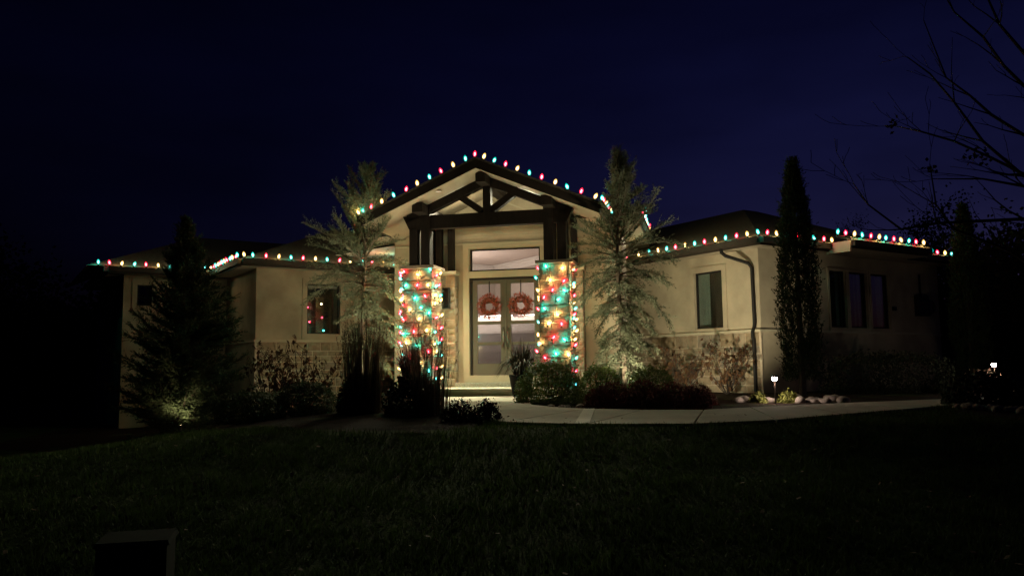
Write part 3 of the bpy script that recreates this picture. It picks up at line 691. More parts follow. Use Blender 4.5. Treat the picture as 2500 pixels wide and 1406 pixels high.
RF = pix((1240, 620), 4.135, [(390, 130, 'T'), (533, 140, 'W'), (413, 265, 'W'), (550, 272, 'R'), (315, 370, 'W'), (445, 368, 'R'), (583, 370, 'T'), (358, 443, 'R'), (493, 457, 'T'), (380, 555, 'T'), (517, 605, 'W'), (403, 705, 'W'), (543, 712, 'R'), (450, 843, 'R'), (585, 865, 'T'), (340, 900, 'W'), (493, 1010, 'T'), (620, 1020, 'W'), (390, 1050, 'R')])
RS = pix((1240, 620), 4.135, [(640, 150, 'W'), (668, 160, 'R'), (637, 293, 'T'), (657, 330, 'W'), (668, 420, 'R'), (647, 485, 'W'), (668, 550, 'T'), (655, 610, 'R'), (652, 645, 'T'), (680, 660, 'W'), (657, 745, 'T'), (680, 775, 'W'), (663, 860, 'W'), (670, 920, 'R'), (678, 1050, 'T'), (660, 1187, 'R'), (665, 1320, 'T')])
RLs = [(2.36, 'R'), (2.12, 'T'), (1.72, 'W'), (1.45, 'R'), (1.15, 'T'), (.85, 'W'), (.5, 'R')]
for cx, F_, S_, lab in ((PC[0], LF, LS, 'long string of coloured bulbs wrapped round the pillar left of the door'), (PC[1], RF, RS, 'long string of coloured bulbs wrapped round the pillar right of the door')):
    its = []; fb = 1.52+.05+.032
    for x, y, k in F_:
        p = ent_pt(x, y, fb); a = (p-E0).dot(e); a = min(max(a, cx-PW-.03), cx+PW-.02)
        its.append((k, TE(a, fb, p.z-.03), (Z*.6+e*rnd.uniform(-.8, .8)+o_*.05)))
    xs_ = cx+PW+.036
    for x, y, k in S_:
        p = on_plane(x, y, TE(xs_, 0, 0), e); bb = (p-E0).dot(o_); bb = min(max(bb, .86), 1.56)
        its.append((k, TE(xs_, bb, p.z-.03), (Z*.6+e*.5+o_*rnd.uniform(-.4, .4))))
    for z, k in RLs: its.append((k, TE(cx-PW-.045, rnd.uniform(1.0, 1.5), z), Z*.6-e*.5))
    bk = .83-.045
    for i in range(6):
        z = -.1+2.5*(i+.5)/6; its.append(('TRW'[i % 3], TE(cx+rnd.uniform(-.33, .33), bk-.02, z), Z*.7-o_*.4))
    for i in range(34 if cx < 0 else 5):
        z = -.1+2.5*(i+.5)/(34 if cx < 0 else 5); its.append(('WTR'[i % 3], TE(cx-PW-.045, rnd.uniform(.95, 1.5), z), Z*.6-e*.5))
    # cord climbs round the pillar in sagging turns
    cp = []; r_ = PW+.03; nturn = 9
    for i in range(nturn*16+1):
        t = i/16; ph = (t % 1)*4; z = -.2+2.62*t/nturn - .05*math.sin(math.pi*((t*4) % 1)) + .02*math.sin(t*7)
        sd = ph % 1; s_ = int(ph) % 4; k = -r_+2*r_*sd
        a, bb = [(k, r_), (r_, -k), (-k, -r_), (-r_, k)][s_]
        cp.append(TE(cx+a, 1.20+bb, z))
    string(lab, its, cp)

# wreaths
for x, y, lab in ((1194, 748, 'round red berry wreath on the left front door'), (1271, 745, 'round red berry wreath on the right front door')):
    c = ent_pt(x, y, -.03); a = (c-E0).dot(e); ob = empty('wreath', TE(a, -.045, c.z)); tag(ob, lab, 'wreath', 'wreaths on the front doors')
    b = MB(); n = 24; b.tube([(e*(.20*math.cos(t))+Z*(.20*math.sin(t))) for t in np.linspace(0, 2*math.pi, n+1)], .035, 6, cap=False); b.build('ring', twig_m, ob)
    N = 1100; th = R.uniform(0, 2*np.pi, N); ph = R.uniform(0, 2*np.pi, N); rr = .035+R.uniform(0, .055, N)
    cen = np.stack([np.cos(th), np.sin(th)], -1); rad = .205+rr*np.cos(ph); out = rr*np.sin(ph)*.7+.01
    ee = np.array(e); oo = np.array(o_)
    P = (cen[:, :1]*rad[:, None])*ee + out[:, None]*oo + np.stack([0*th, 0*th, cen[:, 1]*rad], -1)
    rd = cen[:, :1]*ee + np.stack([0*th, 0*th, cen[:, 1]], -1); tg = -cen[:, 1:]*ee + np.stack([0*th, 0*th, cen[:, 0]], -1)
    D = unit(rd*np.cos(ph)[:, None] + tg*R.normal(.5, .6, (N, 1)) + oo*np.sin(ph)[:, None]*.8 + R.normal(0, .3, (N, 3)))
    Sd = unit(np.cross(D, R.normal(size=(N, 3)))); L = R.uniform(.03, .065, (N, 1)); w = R.uniform(.006, .012, (N, 1))
    V = np.stack([P-Sd*w, P+Sd*w, P+D*L], 1); V2 = np.stack([P+D*L*.5-Sd*w*1.3, P+D*L*.5+Sd*w*1.3, P+D*L*1.2], 1)
    tag(link('berry_sprays', tris_mesh('berry_sprays', np.concatenate([V, V2]), berry), ob), kind='stuff')
    b = MB(); b.box(lambda s, o, z: e*s+o_*o+Z*z, -.012, .012, -.03, -.026, .20, .62); b.build('hanger', darkmetal, ob)

# ---------------------------------------------------------------- plants
def needles(P, D, L, per, nl, nw, spread=.9):
    """needle triangles round straight twigs P + t*D*L"""
    n = len(P); t = R.uniform(.0, 1., (n, per)); B_ = P[:, None]+D[:, None]*(t*L[:, None])[..., None]
    rad = unit(np.cross(D[:, None], R.normal(size=(n, per, 3))))
    dr = unit(D[:, None]*R.uniform(.5, 1.1, (n, per, 1)) + rad*spread)
    sd = unit(np.cross(dr, R.normal(size=(n, per, 3))))
    l = nl*R.uniform(.6, 1.25, (n, per, 1)); w = nw*R.uniform(.7, 1.2, (n, per, 1))
    return np.stack([B_-sd*w, B_+sd*w, B_+dr*l], 2).reshape(-1, 3, 3)
def conifer(name, label, cat, base, height, lean, lenf, elevf, nbr, ntw, per, nl, nw, nmat, bmat, tr=.07, z0=.12, droop=.5, group=None, twl=(.14, .32), hang=0., rise=0., power=1., extra=(), zs=(-.1, .35), updr=.35):
    ob = empty(name, base); tag(ob, label, cat, group)
    n = 12; tp = []
    for i in range(n+1):
        t = i/n; tp.append(Vector((lean[0]*t+.05*math.sin(t*5+base[0])*min(1, t*3), lean[1]*t, height*t)))
    tr_ = lambda t: tr*(1-t)**.8+.006
    b = MB(); b.tube([Vector((0, 0, -.15))]+tp, [tr*1.25]+[tr_(i/n) for i in range(n+1)], 7); b.build('trunk', bmat, ob, True)
    def axis(t):
        k = min(int(t*n), n-1); f_ = t*n-k; return tp[k]*(1-f_)+tp[k+1]*f_
    br = MB(); P = []; D = []; L = []
    todo = []
    for i in range(nbr):
        t = z0+(1-z0)*((i+rnd.random())/nbr)**power; todo.append((t, i*2.39996+rnd.gauss(0, .9), None, None))
    todo += list(extra)
    for t, az, ln, el in todo:
        t = min(t, .985)
        ln = ln or lenf(t, az)*rnd.uniform(.55, 1.18); el = elevf(t) + rnd.gauss(0, .24) if el is None else el
        if ln < .05: continue
        p = axis(t); hd = Vector((math.cos(az), math.sin(az), 0)); pts = [p.copy()]; k = 7; cur = el
        for j in range(k):
            cur += (-droop if t < .6 else -droop*updr)/k + rise/k + rnd.gauss(0, .06)
            hd = (hd + Vector((rnd.gauss(0, .10), rnd.gauss(0, .10), 0))).normalized()
            p = p + (hd*math.cos(cur)+Z*math.sin(cur))*(ln/k); pts.append(p.copy())
        r0 = min(tr_(t)*.5, .006+.014*ln)
        br.tube(pts, [max(.0028, r0*(1-j/k)+.0026) for j in range(k+1)], 4)
        m = max(3, int(ntw*ln/1.0))
        for q in range(m):
            f_ = (.12+.88*(q+rnd.random())/m); jj = min(int(f_*k), k-1); fr = f_*k-jj
            pp = pts[jj]*(1-fr)+pts[jj+1]*fr; dd = (pts[jj+1]-pts[jj]).normalized()
            sd = dd.cross(Z).normalized()*(1 if q % 2 else -1)
            tw = (dd*rnd.uniform(.5, 1.1)+sd*rnd.uniform(.3, .9)+Z*(rnd.uniform(*zs)-hang*(1 if t < .55 else 0)*rnd.uniform(.4, 1.4)+(.35 if t > .6 else 0))).normalized()
            P.append(pp); D.append(tw); L.append(rnd.uniform(*twl)*(1.15-.4*f_)*(.7+.3*min(1, ln)))
        P.append(pts[-1]); D.append((pts[-1]-pts[-2]).normalized()); L.append(twl[0])
        for j in range(2, k):
            P.append(pts[j]); D.append((pts[j+1]-pts[j]).normalized()); L.append(ln/k)
    P.append(tp[-2]); D.append(Vector((0, 0, 1))); L.append((tp[-1]-tp[-2]).length+.12)
    br.build('branches', bmat, ob)
    P, D, L = np.array([tuple(x) for x in P]), np.array([tuple(x) for x in D]), np.array(L)
    V = needles(P, D, L, per, nl, nw)
    sd = unit(np.cross(D, R.normal(size=D.shape)))*.004
    V = np.concatenate([V, np.stack([P-sd, P+sd, P+D*L[:, None]], 1)])
    tag(link('foliage', tris_mesh('foliage', V, nmat), ob), kind='stuff')
    return ob
def pw(t, xs, ys): return float(np.interp(t, xs, ys))
# left cedar, trunk at px 885
def ln_left(t, az):
    base_ = pw(t, [0, .12, .3, .45, .55, .68, .8, .9, 1], [.35, .5, .8, 1.05, 1.22, 1.2, .85, .5, .12])
    side = math.cos(az)
    return base_*(1+(.22 if .5 < t < .85 else 0)*(-side)+(.15*side if t < .5 else 0))*(.62 if side < -.15 and t < .5 else 1)
el_c = lambda t: pw(t, [0, .3, .48, .58, .8, 1], [-.05, .05, .10, .45, .75, 1.1])
bl = at_y(885, 955, 18.7)
conifer('cedar_tree', 'sparse weeping cedar left of the porch, lit from below', 'cedar', (bl.x, 18.7, Hf(bl.x, 18.7)), 5.30, (.10, 0), ln_left, el_c, 140, 33, 15, .05, .0085, cedar_n, bark_c, .065, .10, .75, 'cedars flanking the porch', hang=.45, twl=(.16, .42), power=.95, updr=-.25, zs=(-.25, .6),
        extra=[(.55, math.pi*.98, 1.4, .95), (.60, math.pi*1.08, 1.2, .95), (.52, math.pi*.92, 1.3, .62), (.66, math.pi*.9, 1.0, 1.05), (.7, .2, .8, .9)])
def ln_right(t, az):
    base_ = pw(t, [0, .12, .3, .45, .55, .68, .8, .9, 1], [.35, .55, .70, .92, 1.05, 1.0, .72, .45, .1])
    side = math.cos(az)
    return base_*(1+(.22*side if .4 < t < .85 else 0))*(.62 if side < -.2 and t > .66 else 1)
br_ = at_y(1527, 960, 16.5)
conifer('cedar_tree', 'weeping cedar right of the porch growing in front of the eave, trunk lit from below', 'cedar', (br_.x, 16.5, Hf(br_.x, 16.5)), 4.92, (-.08, 0), ln_right, el_c, 145, 35, 15, .05, .0085, cedar_n, bark_c, .06, .10, .8, 'cedars flanking the porch', hang=.5, twl=(.16, .42), power=.95, updr=-.25, zs=(-.25, .6),
        extra=[(.52, .15, 1.35, .80), (.55, -.1, 1.3, 1.0), (.5, .3, 1.1, .5), (.62, .05, 1.1, 1.1), (.58, 3.1, .9, .5), (.48, 3.3, .95, .15)])
# spruce
bs = at_y(443, 1030, 17.6)
conifer('spruce_tree', 'dark dense spruce in front of the far left wall with a light at its foot', 'spruce', (bs.x, 17.6, Hf(bs.x, 17.6)), 4.5, (.02, 0), lambda t, az: pw(t, [0, .08, .2, .5, .8, .93, 1], [1.15, 1.4, 1.4, 1.0, .50, .30, .06]), lambda t: pw(t, [0, .4, .75, 1], [-.02, .12, .5, 1.1]), 420, 44, 18, .034, .0095, spruce_n, bark_d, .08, .03, .10, twl=(.14, .30), power=1.1, rise=.45, zs=(-.55, .8))
# columnar cypresses
def cypress(label, base, h, rmax, n, seed):
    ob = empty('cypress_tree', base); tag(ob, label, 'cypress', 'columnar cypresses by the right wing')
    b = MB(); b.tube([(0, 0, -.1), (0, 0, h*.5), (0, 0, h*.95)], [.08, .05, .01], 6); b.build('trunk', bark_d, ob)
    t = R.uniform(.03, 1, n)**.8; prof = np.interp(t, [0, .05, .3, .55, .8, .93, 1], [.7, .9, 1., .95, .62, .28, .03])*rmax
    az = R.uniform(0, 2*np.pi, n); prof = prof*(1+.14*np.sin(az*3+t*17)+.12*np.sin(az*7-t*31)+.10*R.normal(size=n))
    rr = prof*np.sqrt(R.uniform(.35, 1, n))
    P = np.stack([rr*np.cos(az), rr*np.sin(az), t*h], -1)
    D = unit(np.stack([np.cos(az)*.35, np.sin(az)*.35, np.ones(n)], -1)+R.normal(0, .22, (n, 3)))
    V = needles(P, D, R.uniform(.10, .24, n), 9, .05, .011, .7)
    tag(link('foliage', tris_mesh('foliage', V, cypress_n), ob), kind='stuff')
c1 = at_y(1960, 950, 16.6); cypress('tall dark columnar cypress between the downspout and the triple window', (c1.x, 16.6, Hf(c1.x, 16.6)), 4.72, .37, 5200, 1)
c2 = at_y(2378, 940, 19.6); cypress('shorter dark columnar cypress beyond the end of the bulb string at the right', (c2.x, 19.6, Hf(c2.x, 19.6)), 4.3, .36, 4200, 2)

def leafball(name, label, cat, c, r, n, m, group=None, ls=.035, flat=.0, sq=2., twig=True, part='foliage', bumps=.10, dense=.62):
    """shrub: many small leaves through a lumpy squarish or round volume that stands on the ground"""
    ob = empty(name, (c[0], c[1], c[2])); tag(ob, label, cat, group)
    d = unit(R.normal(size=(n, 3))); d[:, 2] = np.abs(d[:, 2])*1.0-.25*R.random(n)
    k = (np.abs(d)**sq).sum(1)**(-1/sq) if sq != 2 else 1/np.linalg.norm(d, axis=1)
    az = np.arctan2(d[:, 1], d[:, 0]); lump = 1+bumps*(np.sin(az*4+d[:, 2]*5+c[0]*9)*.5+np.sin(az*9-d[:, 2]*8+c[1]*5)*.35+R.normal(0, .3, n))
    s = R.uniform(dense, 1, n)**.45
    P = d*(k*s*lump)[:, None]*np.array(r)
    P[:, 2] = np.abs(P[:, 2]) if True else P[:, 2]
    N_ = unit(d+R.normal(0, .7, (n, 3))); a = unit(np.cross(N_, R.normal(size=(n, 3)))); bq = np.cross(N_, a)
    l = ls*R.uniform(.6, 1.3, (n, 1)); w = l*.5
    V1 = np.stack([P-a*l, P+bq*w, P+a*l], 1); V2 = np.stack([P-a*l, P+a*l, P-bq*w], 1)
    tag(link(part, tris_mesh(part, np.concatenate([V1, V2]), m), ob), kind='stuff')
    if twig:
        b = MB()
        for i in range(9):
            q = Vector((rnd.gauss(0, .35)*r[0], rnd.gauss(0, .35)*r[1], r[2]*rnd.uniform(.6, .95)))
            b.tube([(q.x*.15, q.y*.15, -.03), (q.x*.6, q.y*.6, q.z*.55), tuple(q)], [.012, .007, .003], 4)
        b.build('stems', bark_d, ob)
    return ob
def gp(x, y, Y): p = at_y(x, y, Y); return (p.x, Y, Hf(p.x, Y))
B_ = 'boxwoods right of the walk'
leafball('boxwood', 'large rounded green boxwood beside the front step', 'shrub', gp(1342, 980, 14.6), (.60, .55, .74), 9000, box_leaf, B_, .022, sq=2.4)
leafball('boxwood', 'green boxwood between the large boxwood and the right cedar', 'shrub', gp(1465, 940, 15.2), (.42, .42, .66), 5500, box_leaf, B_, .022, sq=2.6)
leafball('boxwood', 'green boxwood under the right cedar', 'shrub', gp(1590, 945, 15.3), (.46, .42, .64), 5500, box_leaf, B_, .022, sq=2.6)
H_ = 'clipped hedges left of the walk'
leafball('clipped_hedge', 'dark box-clipped hedge bush nearest the spruce', 'hedge', gp(612, 1050, 12.5), (.47, .42, .44), 7000, hedge_leaf, H_, .02, sq=4.5, bumps=.05)
leafball('clipped_hedge', 'dark clipped hedge bush between its neighbour and the tall grass', 'hedge', gp(748, 1040, 12.9), (.40, .40, .50), 6500, hedge_leaf, H_, .02, sq=4., bumps=.05)
leafball('clipped_hedge', 'low dark hedge behind the two clipped bushes', 'hedge', gp(700, 1000, 15.), (1.1, .4, .42), 7000, hedge_leaf, H_, .02, sq=4., bumps=.06)
M_ = 'red chrysanthemums edging the right bed'
mums = [(1468, 12.6, .28, .35, 'left end of the front row'), (1540, 12.35, .27, .30, 'second of the front row'), (1612, 12.3, .27, .30, 'third of the front row'), (1690, 12.5, .30, .33, 'right end of the front row'),
        (1500, 13.3, .33, .42, 'left end of the back row'), (1570, 13.25, .35, .44, 'middle of the back row'), (1645, 13.3, .33, .40, 'right of the back row middle'), (1705, 13.5, .30, .36, 'right end of the back row')]
for x, Y, r_, h_, pos in mums:
    leafball('chrysanthemum', 'dark red rounded chrysanthemum, '+pos+' before the boxwoods', 'chrysanthemum', gp(x, 990, Y), (r_, r_, h_), 3200, mum_leaf, M_, .017, bumps=.10)
leafball('chrysanthemum', 'dark leafy mound at the lawn corner of the walk', 'chrysanthemum', gp(1188, 1020, 10.9), (.19, .19, .27), 1500, mum_dark, 'dark mounds left of the walk', .02, bumps=.3)
leafball('chrysanthemum', 'dark leafy mound between the corner mound and the tall grass', 'chrysanthemum', gp(1122, 1025, 10.9), (.22, .2, .26), 1600, mum_dark, 'dark mounds left of the walk', .02, bumps=.3)
leafball('golden_shrub', 'small golden green shrub left of the near path light', 'shrub', gp(1852, 975, 13.9), (.13, .13, .17), 900, gold, 'golden shrubs by the path light', .022, bumps=.3)
leafball('golden_shrub', 'small golden green shrub right of the near path light', 'shrub', gp(1925, 972, 13.9), (.17, .17, .19), 1200, gold, 'golden shrubs by the path light', .022, bumps=.3)
leafball('dark_shrub', 'long black hedge below the triple window', 'hedge', gp(2170, 950, 17.6), (1.35, .5, .85), 9000, dark_leaf, None, .03, sq=4)
leafball('dark_shrub', 'low dark shrub before the second path light', 'shrub', gp(2405, 1000, 12.3), (.62, .45, .50), 5000, dark_leaf, None, .03)
leafball('pale_grass_clump', 'pale dry clump lit by the far path light', 'grass clump', gp(2395, 930, 16.4), (.38, .3, .38), 2200, straw, None, .035, bumps=.4)

def blades(name, label, cat, c, n, h, spread, m, wid=.006, arch=.5, plume=None, base_r=.12, group=None, seg=5, part='blades'):
    ob = empty(name, c); tag(ob, label, cat, group); b = MB(); pl = []
    for i in range(n):
        az = rnd.uniform(0, 6.283); r0 = base_r*math.sqrt(rnd.random()); hh = h*rnd.uniform(.6, 1.05); out = spread*rnd.uniform(.1, 1)
        p0 = Vector((r0*math.cos(az), r0*math.sin(az), 0)); hd = Vector((math.cos(az), math.sin(az), 0)); sd = Vector((-hd.y, hd.x, 0))
        k = rnd.uniform(0, 6.283); sd = (sd*math.cos(k)+hd*math.sin(k)); pts = []
        for j in range(seg+1):
            t = j/seg; dz = hh*(t-arch*.55*t**3*(out/max(spread, 1e-3))); pts.append(p0+hd*out*(t**1.7)+Z*dz)
        vs = []
        for j, p in enumerate(pts):
            w = wid*(1-(j/seg))**.6+.0012; vs += [p-sd*w, p+sd*w]
        b.add(vs, [(2*j, 2*j+1, 2*j+3, 2*j+2) for j in range(seg)])
        if plume and rnd.random() < plume: pl.append((pts[-1], (pts[-1]-pts[-2]).normalized()))
    o = b.build(part, m, ob); o['kind'] = 'stuff'
    if pl:
        P = np.array([tuple(p) for p, _ in pl]); D = np.array([tuple(d) for _, d in pl])
        V = needles(P-D*.05, D, np.full(len(P), .2), 22, .03, .004, .5); tag(link('plumes', tris_mesh('plumes', V, straw), ob), kind='stuff')
    return ob
G_ = 'tall ornamental grasses left of the walk'
blades('ornamental_grass', 'tall brown feather grass in front of the left cedar', 'ornamental grass', gp(885, 1050, 12.3), 420, 1.36, .13, straw, .004, .2, .5, .27, G_)
blades('ornamental_grass', 'tall brown feather grass in front of the left pillar', 'ornamental grass', gp(1050, 1045, 11.9), 210, 1.25, .14, straw, .0035, .2, .3, .28, G_)
leafball('dark_shrub', 'dark shrub filling the foot of the tall grass before the left pillar', 'shrub', gp(1010, 1040, 12.2), (.43, .35, .60), 4600, dark_leaf, None, .025)
leafball('dark_shrub', 'dark shrub filling the foot of the tall grass before the left cedar', 'shrub', gp(880, 1045, 12.7), (.37, .32, .62), 4400, dark_leaf, None, .025)
# planters
def planter(label, c, m, n, h, spread, wid, arch, z):
    ob = empty('planter', (c[0], c[1], z)); tag(ob, label, 'planter', 'planters in front of the pillars')
    b = MB(); b.lathe([(.15, 0), (.19, .05), (.25, .42), (.27, .48), (.25, .49), (.23, .44)], n=20); b.build('pot', pot_m, ob, True)
    t = blades('tmp', '', '', (0, 0, .42), n, h, spread, m, wid, arch, None, .14, part='leaves'); k = t.children[0]; k.parent = ob; k.location = (0, 0, .42)
    bpy.data.objects.remove(t)
p = TE(-1.58, 2.25, 0); planter('dark pot with purple fountain grass before the left pillar', p, purple, 260, .95, .45, .012, 1.0, Hf(p.x, p.y))
p = TE(.93, 2.25, 0); planter('dark pot with drooping strap leaves before the right pillar', p, strap, 260, .95, .55, .019, 1.9, Hf(p.x, p.y)+.0)
# hydrangeas: bare stems, hanging dry leaves
def hydrangea(label, c, wd, h, nst, nlf, heads):
    ob = empty('hydrangea', c); tag(ob, label, 'hydrangea', 'withered oakleaf hydrangeas'); b = MB(); nodes = []
    for i in range(nst):
        az = rnd.uniform(0, 6.283); r = wd*rnd.uniform(.3, 1.); hh = h*rnd.uniform(.6, 1.0)*(1.1-.35*r/wd)
        tip = Vector((r*math.cos(az), r*math.sin(az)*.6, hh)); k = 6; pts = []
        for j in range(k+1):
            t = j/k; pts.append(Vector((tip.x*t**.8, tip.y*t**.8, tip.z*t))+Vector((rnd.gauss(0, .02), rnd.gauss(0, .02), 0))*min(1, t*3))
        b.tube(pts, [.011*(1-.7*j/k) for j in range(k+1)], 4); nodes += pts[2:]
        for s in range(3):
            q = rnd.choice(pts[2:]); d2 = Vector((rnd.gauss(0, .5), rnd.gauss(0, .4), rnd.uniform(.2, .9))).normalized()*rnd.uniform(.12, .3)*h
            b.tube([q, q+d2*.6, q+d2], [.006, .004, .003], 4); nodes += [q+d2*.6, q+d2]
        if heads and rnd.random() < .45:
            for q in range(26):
                t = rnd.random(); o = Vector((rnd.gauss(0, 1), rnd.gauss(0, 1), 0))*.045*(1-t*.7); pp = tip+Z*t*.2+o
                s_ = .02; b.add([pp-Vector((s_, 0, 0)), pp+Vector((0, s_, s_*.5)), pp+Vector((s_, 0, 0)), pp+Vector((0, -s_, -s_*.5))], [(0, 1, 2, 3)], 1)
    b.build('stems', [bark_d, hyd_leaf], ob)
    lf = MB()
    for i in range(nlf):
        p = rnd.choice(nodes)+Vector((rnd.gauss(0, .03), rnd.gauss(0, .03), rnd.gauss(0, .02)))
        L = rnd.uniform(.055, .125); w = L*rnd.uniform(.22, .36)
        d = (Vector((rnd.gauss(0, .45), rnd.gauss(0, .45), -1))).normalized(); s = d.cross(Vector((rnd.gauss(0, 1), rnd.gauss(0, 1), .1))).normalized(); nn = d.cross(s)*w*.5
        lf.add([p, p+d*L*.35+s*w+nn, p+d*L*.35-s*w+nn, p+d*L*.7+s*w*.8+nn, p+d*L*.7-s*w*.8+nn, p+d*L, p+d*L*.5], [(0, 1, 6), (0, 6, 2), (1, 3, 6), (6, 4, 2), (3, 5, 6), (6, 5, 4)])
    o = lf.build('leaves', hyd_leaf, ob); o['kind'] = 'stuff'
hydrangea('withered hydrangea with brown hanging leaves beside the right cedar', gp(1665, 955, 18.7), .85, 1.12, 22, 250, False)
hydrangea('withered hydrangea with dark upright heads under the dark window near the downspout', gp(1775, 957, 17.9), .66, 1.18, 19, 170, True)
hydrangea('large withered hydrangea under the window that mirrors the bulbs', gp(735, 980, 17.6), .85, 1.55, 28, 340, True)
hydrangea('withered hydrangea with dark heads nearest the spruce', gp(655, 985, 17.2), .6, 1.6, 17, 170, True)

# bare tree at the right edge, trunk outside the frame
def bare_tree():
    base = (8.4, 10.6, Hf(8.4, 10.6)); ob = empty('bare_tree', base); tag(ob, 'leafless tree reaching thin branches in from the right edge', 'tree')
    b = MB(); O = Vector(base)
    trunk = [Vector((0, 0, -.2)), Vector((.05, 0, 1.2)), Vector((-.05, .05, 2.4)), Vector((-.1, 0, 4.5)), Vector((.1, .1, 7.5))]
    b.tube(trunk, [.20, .17, .15, .11, .03], 9); b.build('trunk', bark_d, ob, True)
    k = MB(); leaves = MB(); tips = []
    def grow(pts, r0, depth):
        n = len(pts); k.tube(pts, [max(.003, r0*(1-.82*i/(n-1))) for i in range(n)], 5 if depth < 1 else 4)
        if depth > 2: tips.append(pts[-1]); return
        for i in range(1, n):
            for _ in range((1 if rnd.random() < .75 else 2) if depth == 0 else 1 if rnd.random() < .6 else 0):
                p = pts[i]; d = (pts[i]-pts[i-1]).normalized(); L = (pts[-1]-pts[0]).length*rnd.uniform(.18, .42)/(1+.25*depth)
                L = min(L, .8)
                if L < .12: continue
                dv = (d*.9+Vector((rnd.gauss(0, .4), rnd.gauss(0, .4), rnd.uniform(-.25, .65)))).normalized(); q = [p.copy()]; c = p.copy()
                for s in range(4):
                    dv = (dv+Vector((rnd.gauss(0, .13), rnd.gauss(0, .13), rnd.gauss(.05, .1)))).normalized(); c = c+dv*L/4; q.append(c.copy())
                grow(q, max(.0035, r0*(1-.82*i/(n-1))*.6), depth+1)
    limbs = [[(2600, 330), (2500, 425), (2420, 385), (2330, 345), (2250, 322), (2185, 308)], [(2600, 470), (2500, 430), (2400, 345), (2330, 250), (2270, 180), (2215, 140)],
             [(2620, 330), (2500, 330), (2420, 280), (2370, 235), (2310, 190), (2255, 50)],
             [(2600, 240), (2500, 130), (2440, 60), (2400, -30), (2380, -120)], [(2620, 260), (2500, 210), (2450, 160), (2400, 90), (2330, 30), (2290, -40)], [(2600, 560), (2500, 535), (2290, 545), (2200, 560), (2120, 500), (2085, 450)], [(2620, 480), (2500, 455), (2400, 437), (2280, 437)], [(2600, 700), (2460, 610), (2330, 560), (2285, 500), (2270, 400)]]
    for L_ in limbs:
        q = [Vector((-.05+rnd.uniform(-.05, .05), 0, rnd.uniform(2.0, 3.4)))]; Y = 10.3
        for i, (x, y) in enumerate(L_): q.append(at_y(x, y, Y-.35*i*rnd.uniform(.2, 1))-O)
        grow(q, .032, 0)
    for i in range(9):
        az = rnd.uniform(-1.5, 1.5); z0 = rnd.uniform(2.5, 6.5); dv = Vector((math.cos(az), math.sin(az), .7)).normalized(); c = Vector((0, 0, z0)); q = [c.copy()]
        for s in range(5): dv = (dv+Vector((rnd.gauss(0, .12), rnd.gauss(0, .12), rnd.gauss(.03, .1)))).normalized(); c = c+dv*.5; q.append(c.copy())
        grow(q, .032, 1)
    k.build('limbs', bark_d, ob)
    spots = [at_y(2178, 307, 9.3)-O, at_y(2375, 385, 9.6)-O, at_y(2400, 380, 9.6)-O, at_y(2270, 410, 9.6)-O]+[rnd.choice(tips) for _ in range(10)]
    for j, p in enumerate(spots):
        for i in range(16 if j < 4 else 2):
            c = p+Vector((rnd.gauss(0, .05), rnd.gauss(0, .05), rnd.gauss(0, .04))); a = Vector((rnd.gauss(0, 1), rnd.gauss(0, 1), rnd.gauss(0, 1))).normalized()*.03; b2 = a.cross(Vector((rnd.random(), rnd.random(), 1))).normalized()*.022
            leaves.add([c-a, c+b2, c+a, c-b2], [(0, 1, 2, 3)])
    o = leaves.build('dead_leaves', bark_d, ob); o['kind'] = 'stuff'
bare_tree()

# background trees
def crown_tree(label, c, h, r, group='dark trees behind the house', n=5200):
    ob = empty('background_tree', c); tag(ob, label, 'tree', group)
    b = MB(); b.tube([(0, 0, -.3), (.1, 0, h*.4), (0, 0, h*.8)], [r*.09, r*.06, .03], 6)
    for i in range(10):
        az = i*2.4; q = Vector((math.cos(az)*r*.7, math.sin(az)*r*.7, h*rnd.uniform(.55, .9))); b.tube([(0, 0, h*.35), q*.6+Z*h*.2, q], [r*.03, r*.02, .01], 4)
    b.build('trunk', bark_d, ob)
    cl = R.normal(size=(26, 3))*np.array([r*.45, r*.45, h*.17])+np.array([0, 0, h*.62])
    P = cl[R.integers(0, 26, n)]+R.normal(size=(n, 3))*r*.2
    a = unit(R.normal(size=(n, 3))); bb = unit(np.cross(a, R.normal(size=(n, 3)))); s = r*.03*R.uniform(.5, 1.3, (n, 1))
    tag(link('crown', tris_mesh('crown', np.concatenate([np.stack([P-a*s, P+bb*s, P+a*s], 1), np.stack([P-a*s, P+a*s, P-bb*s], 1)]), far_m), ob), kind='stuff')
for x, ytop, Y, r, lab in ((2485, 545, 24, 1.9, 'black tree mass at the right edge behind the far path light'), (2430, 620, 27, 2.2, 'dark tree just left of the right edge mass'), (2300, 540, 34, 2.0, 'dark tree top behind the short cypress'), (2065, 515, 40, 1.1, 'small dark tree top above the roof right of the tall cypress'), (2225, 545, 38, 1.7, 'low dark tree top above the roof of the triple window'), (2395, 590, 30, 2.4, 'dark tree right of the short cypress'),
                           (30, 700, 45, 4., 'dark tree at the left edge of the picture'), (140, 735, 50, 4., 'dark tree left of the far left roof'), (215, 755, 48, 3.2, 'dark tree touching the far left eave'), (-60, 690, 42, 4, 'dark tree partly beyond the left edge')):
    t = at_y(x, ytop, Y); g = Hf(t.x, Y); crown_tree(lab, (t.x, Y, g), (t.z-g)*1.05, r)
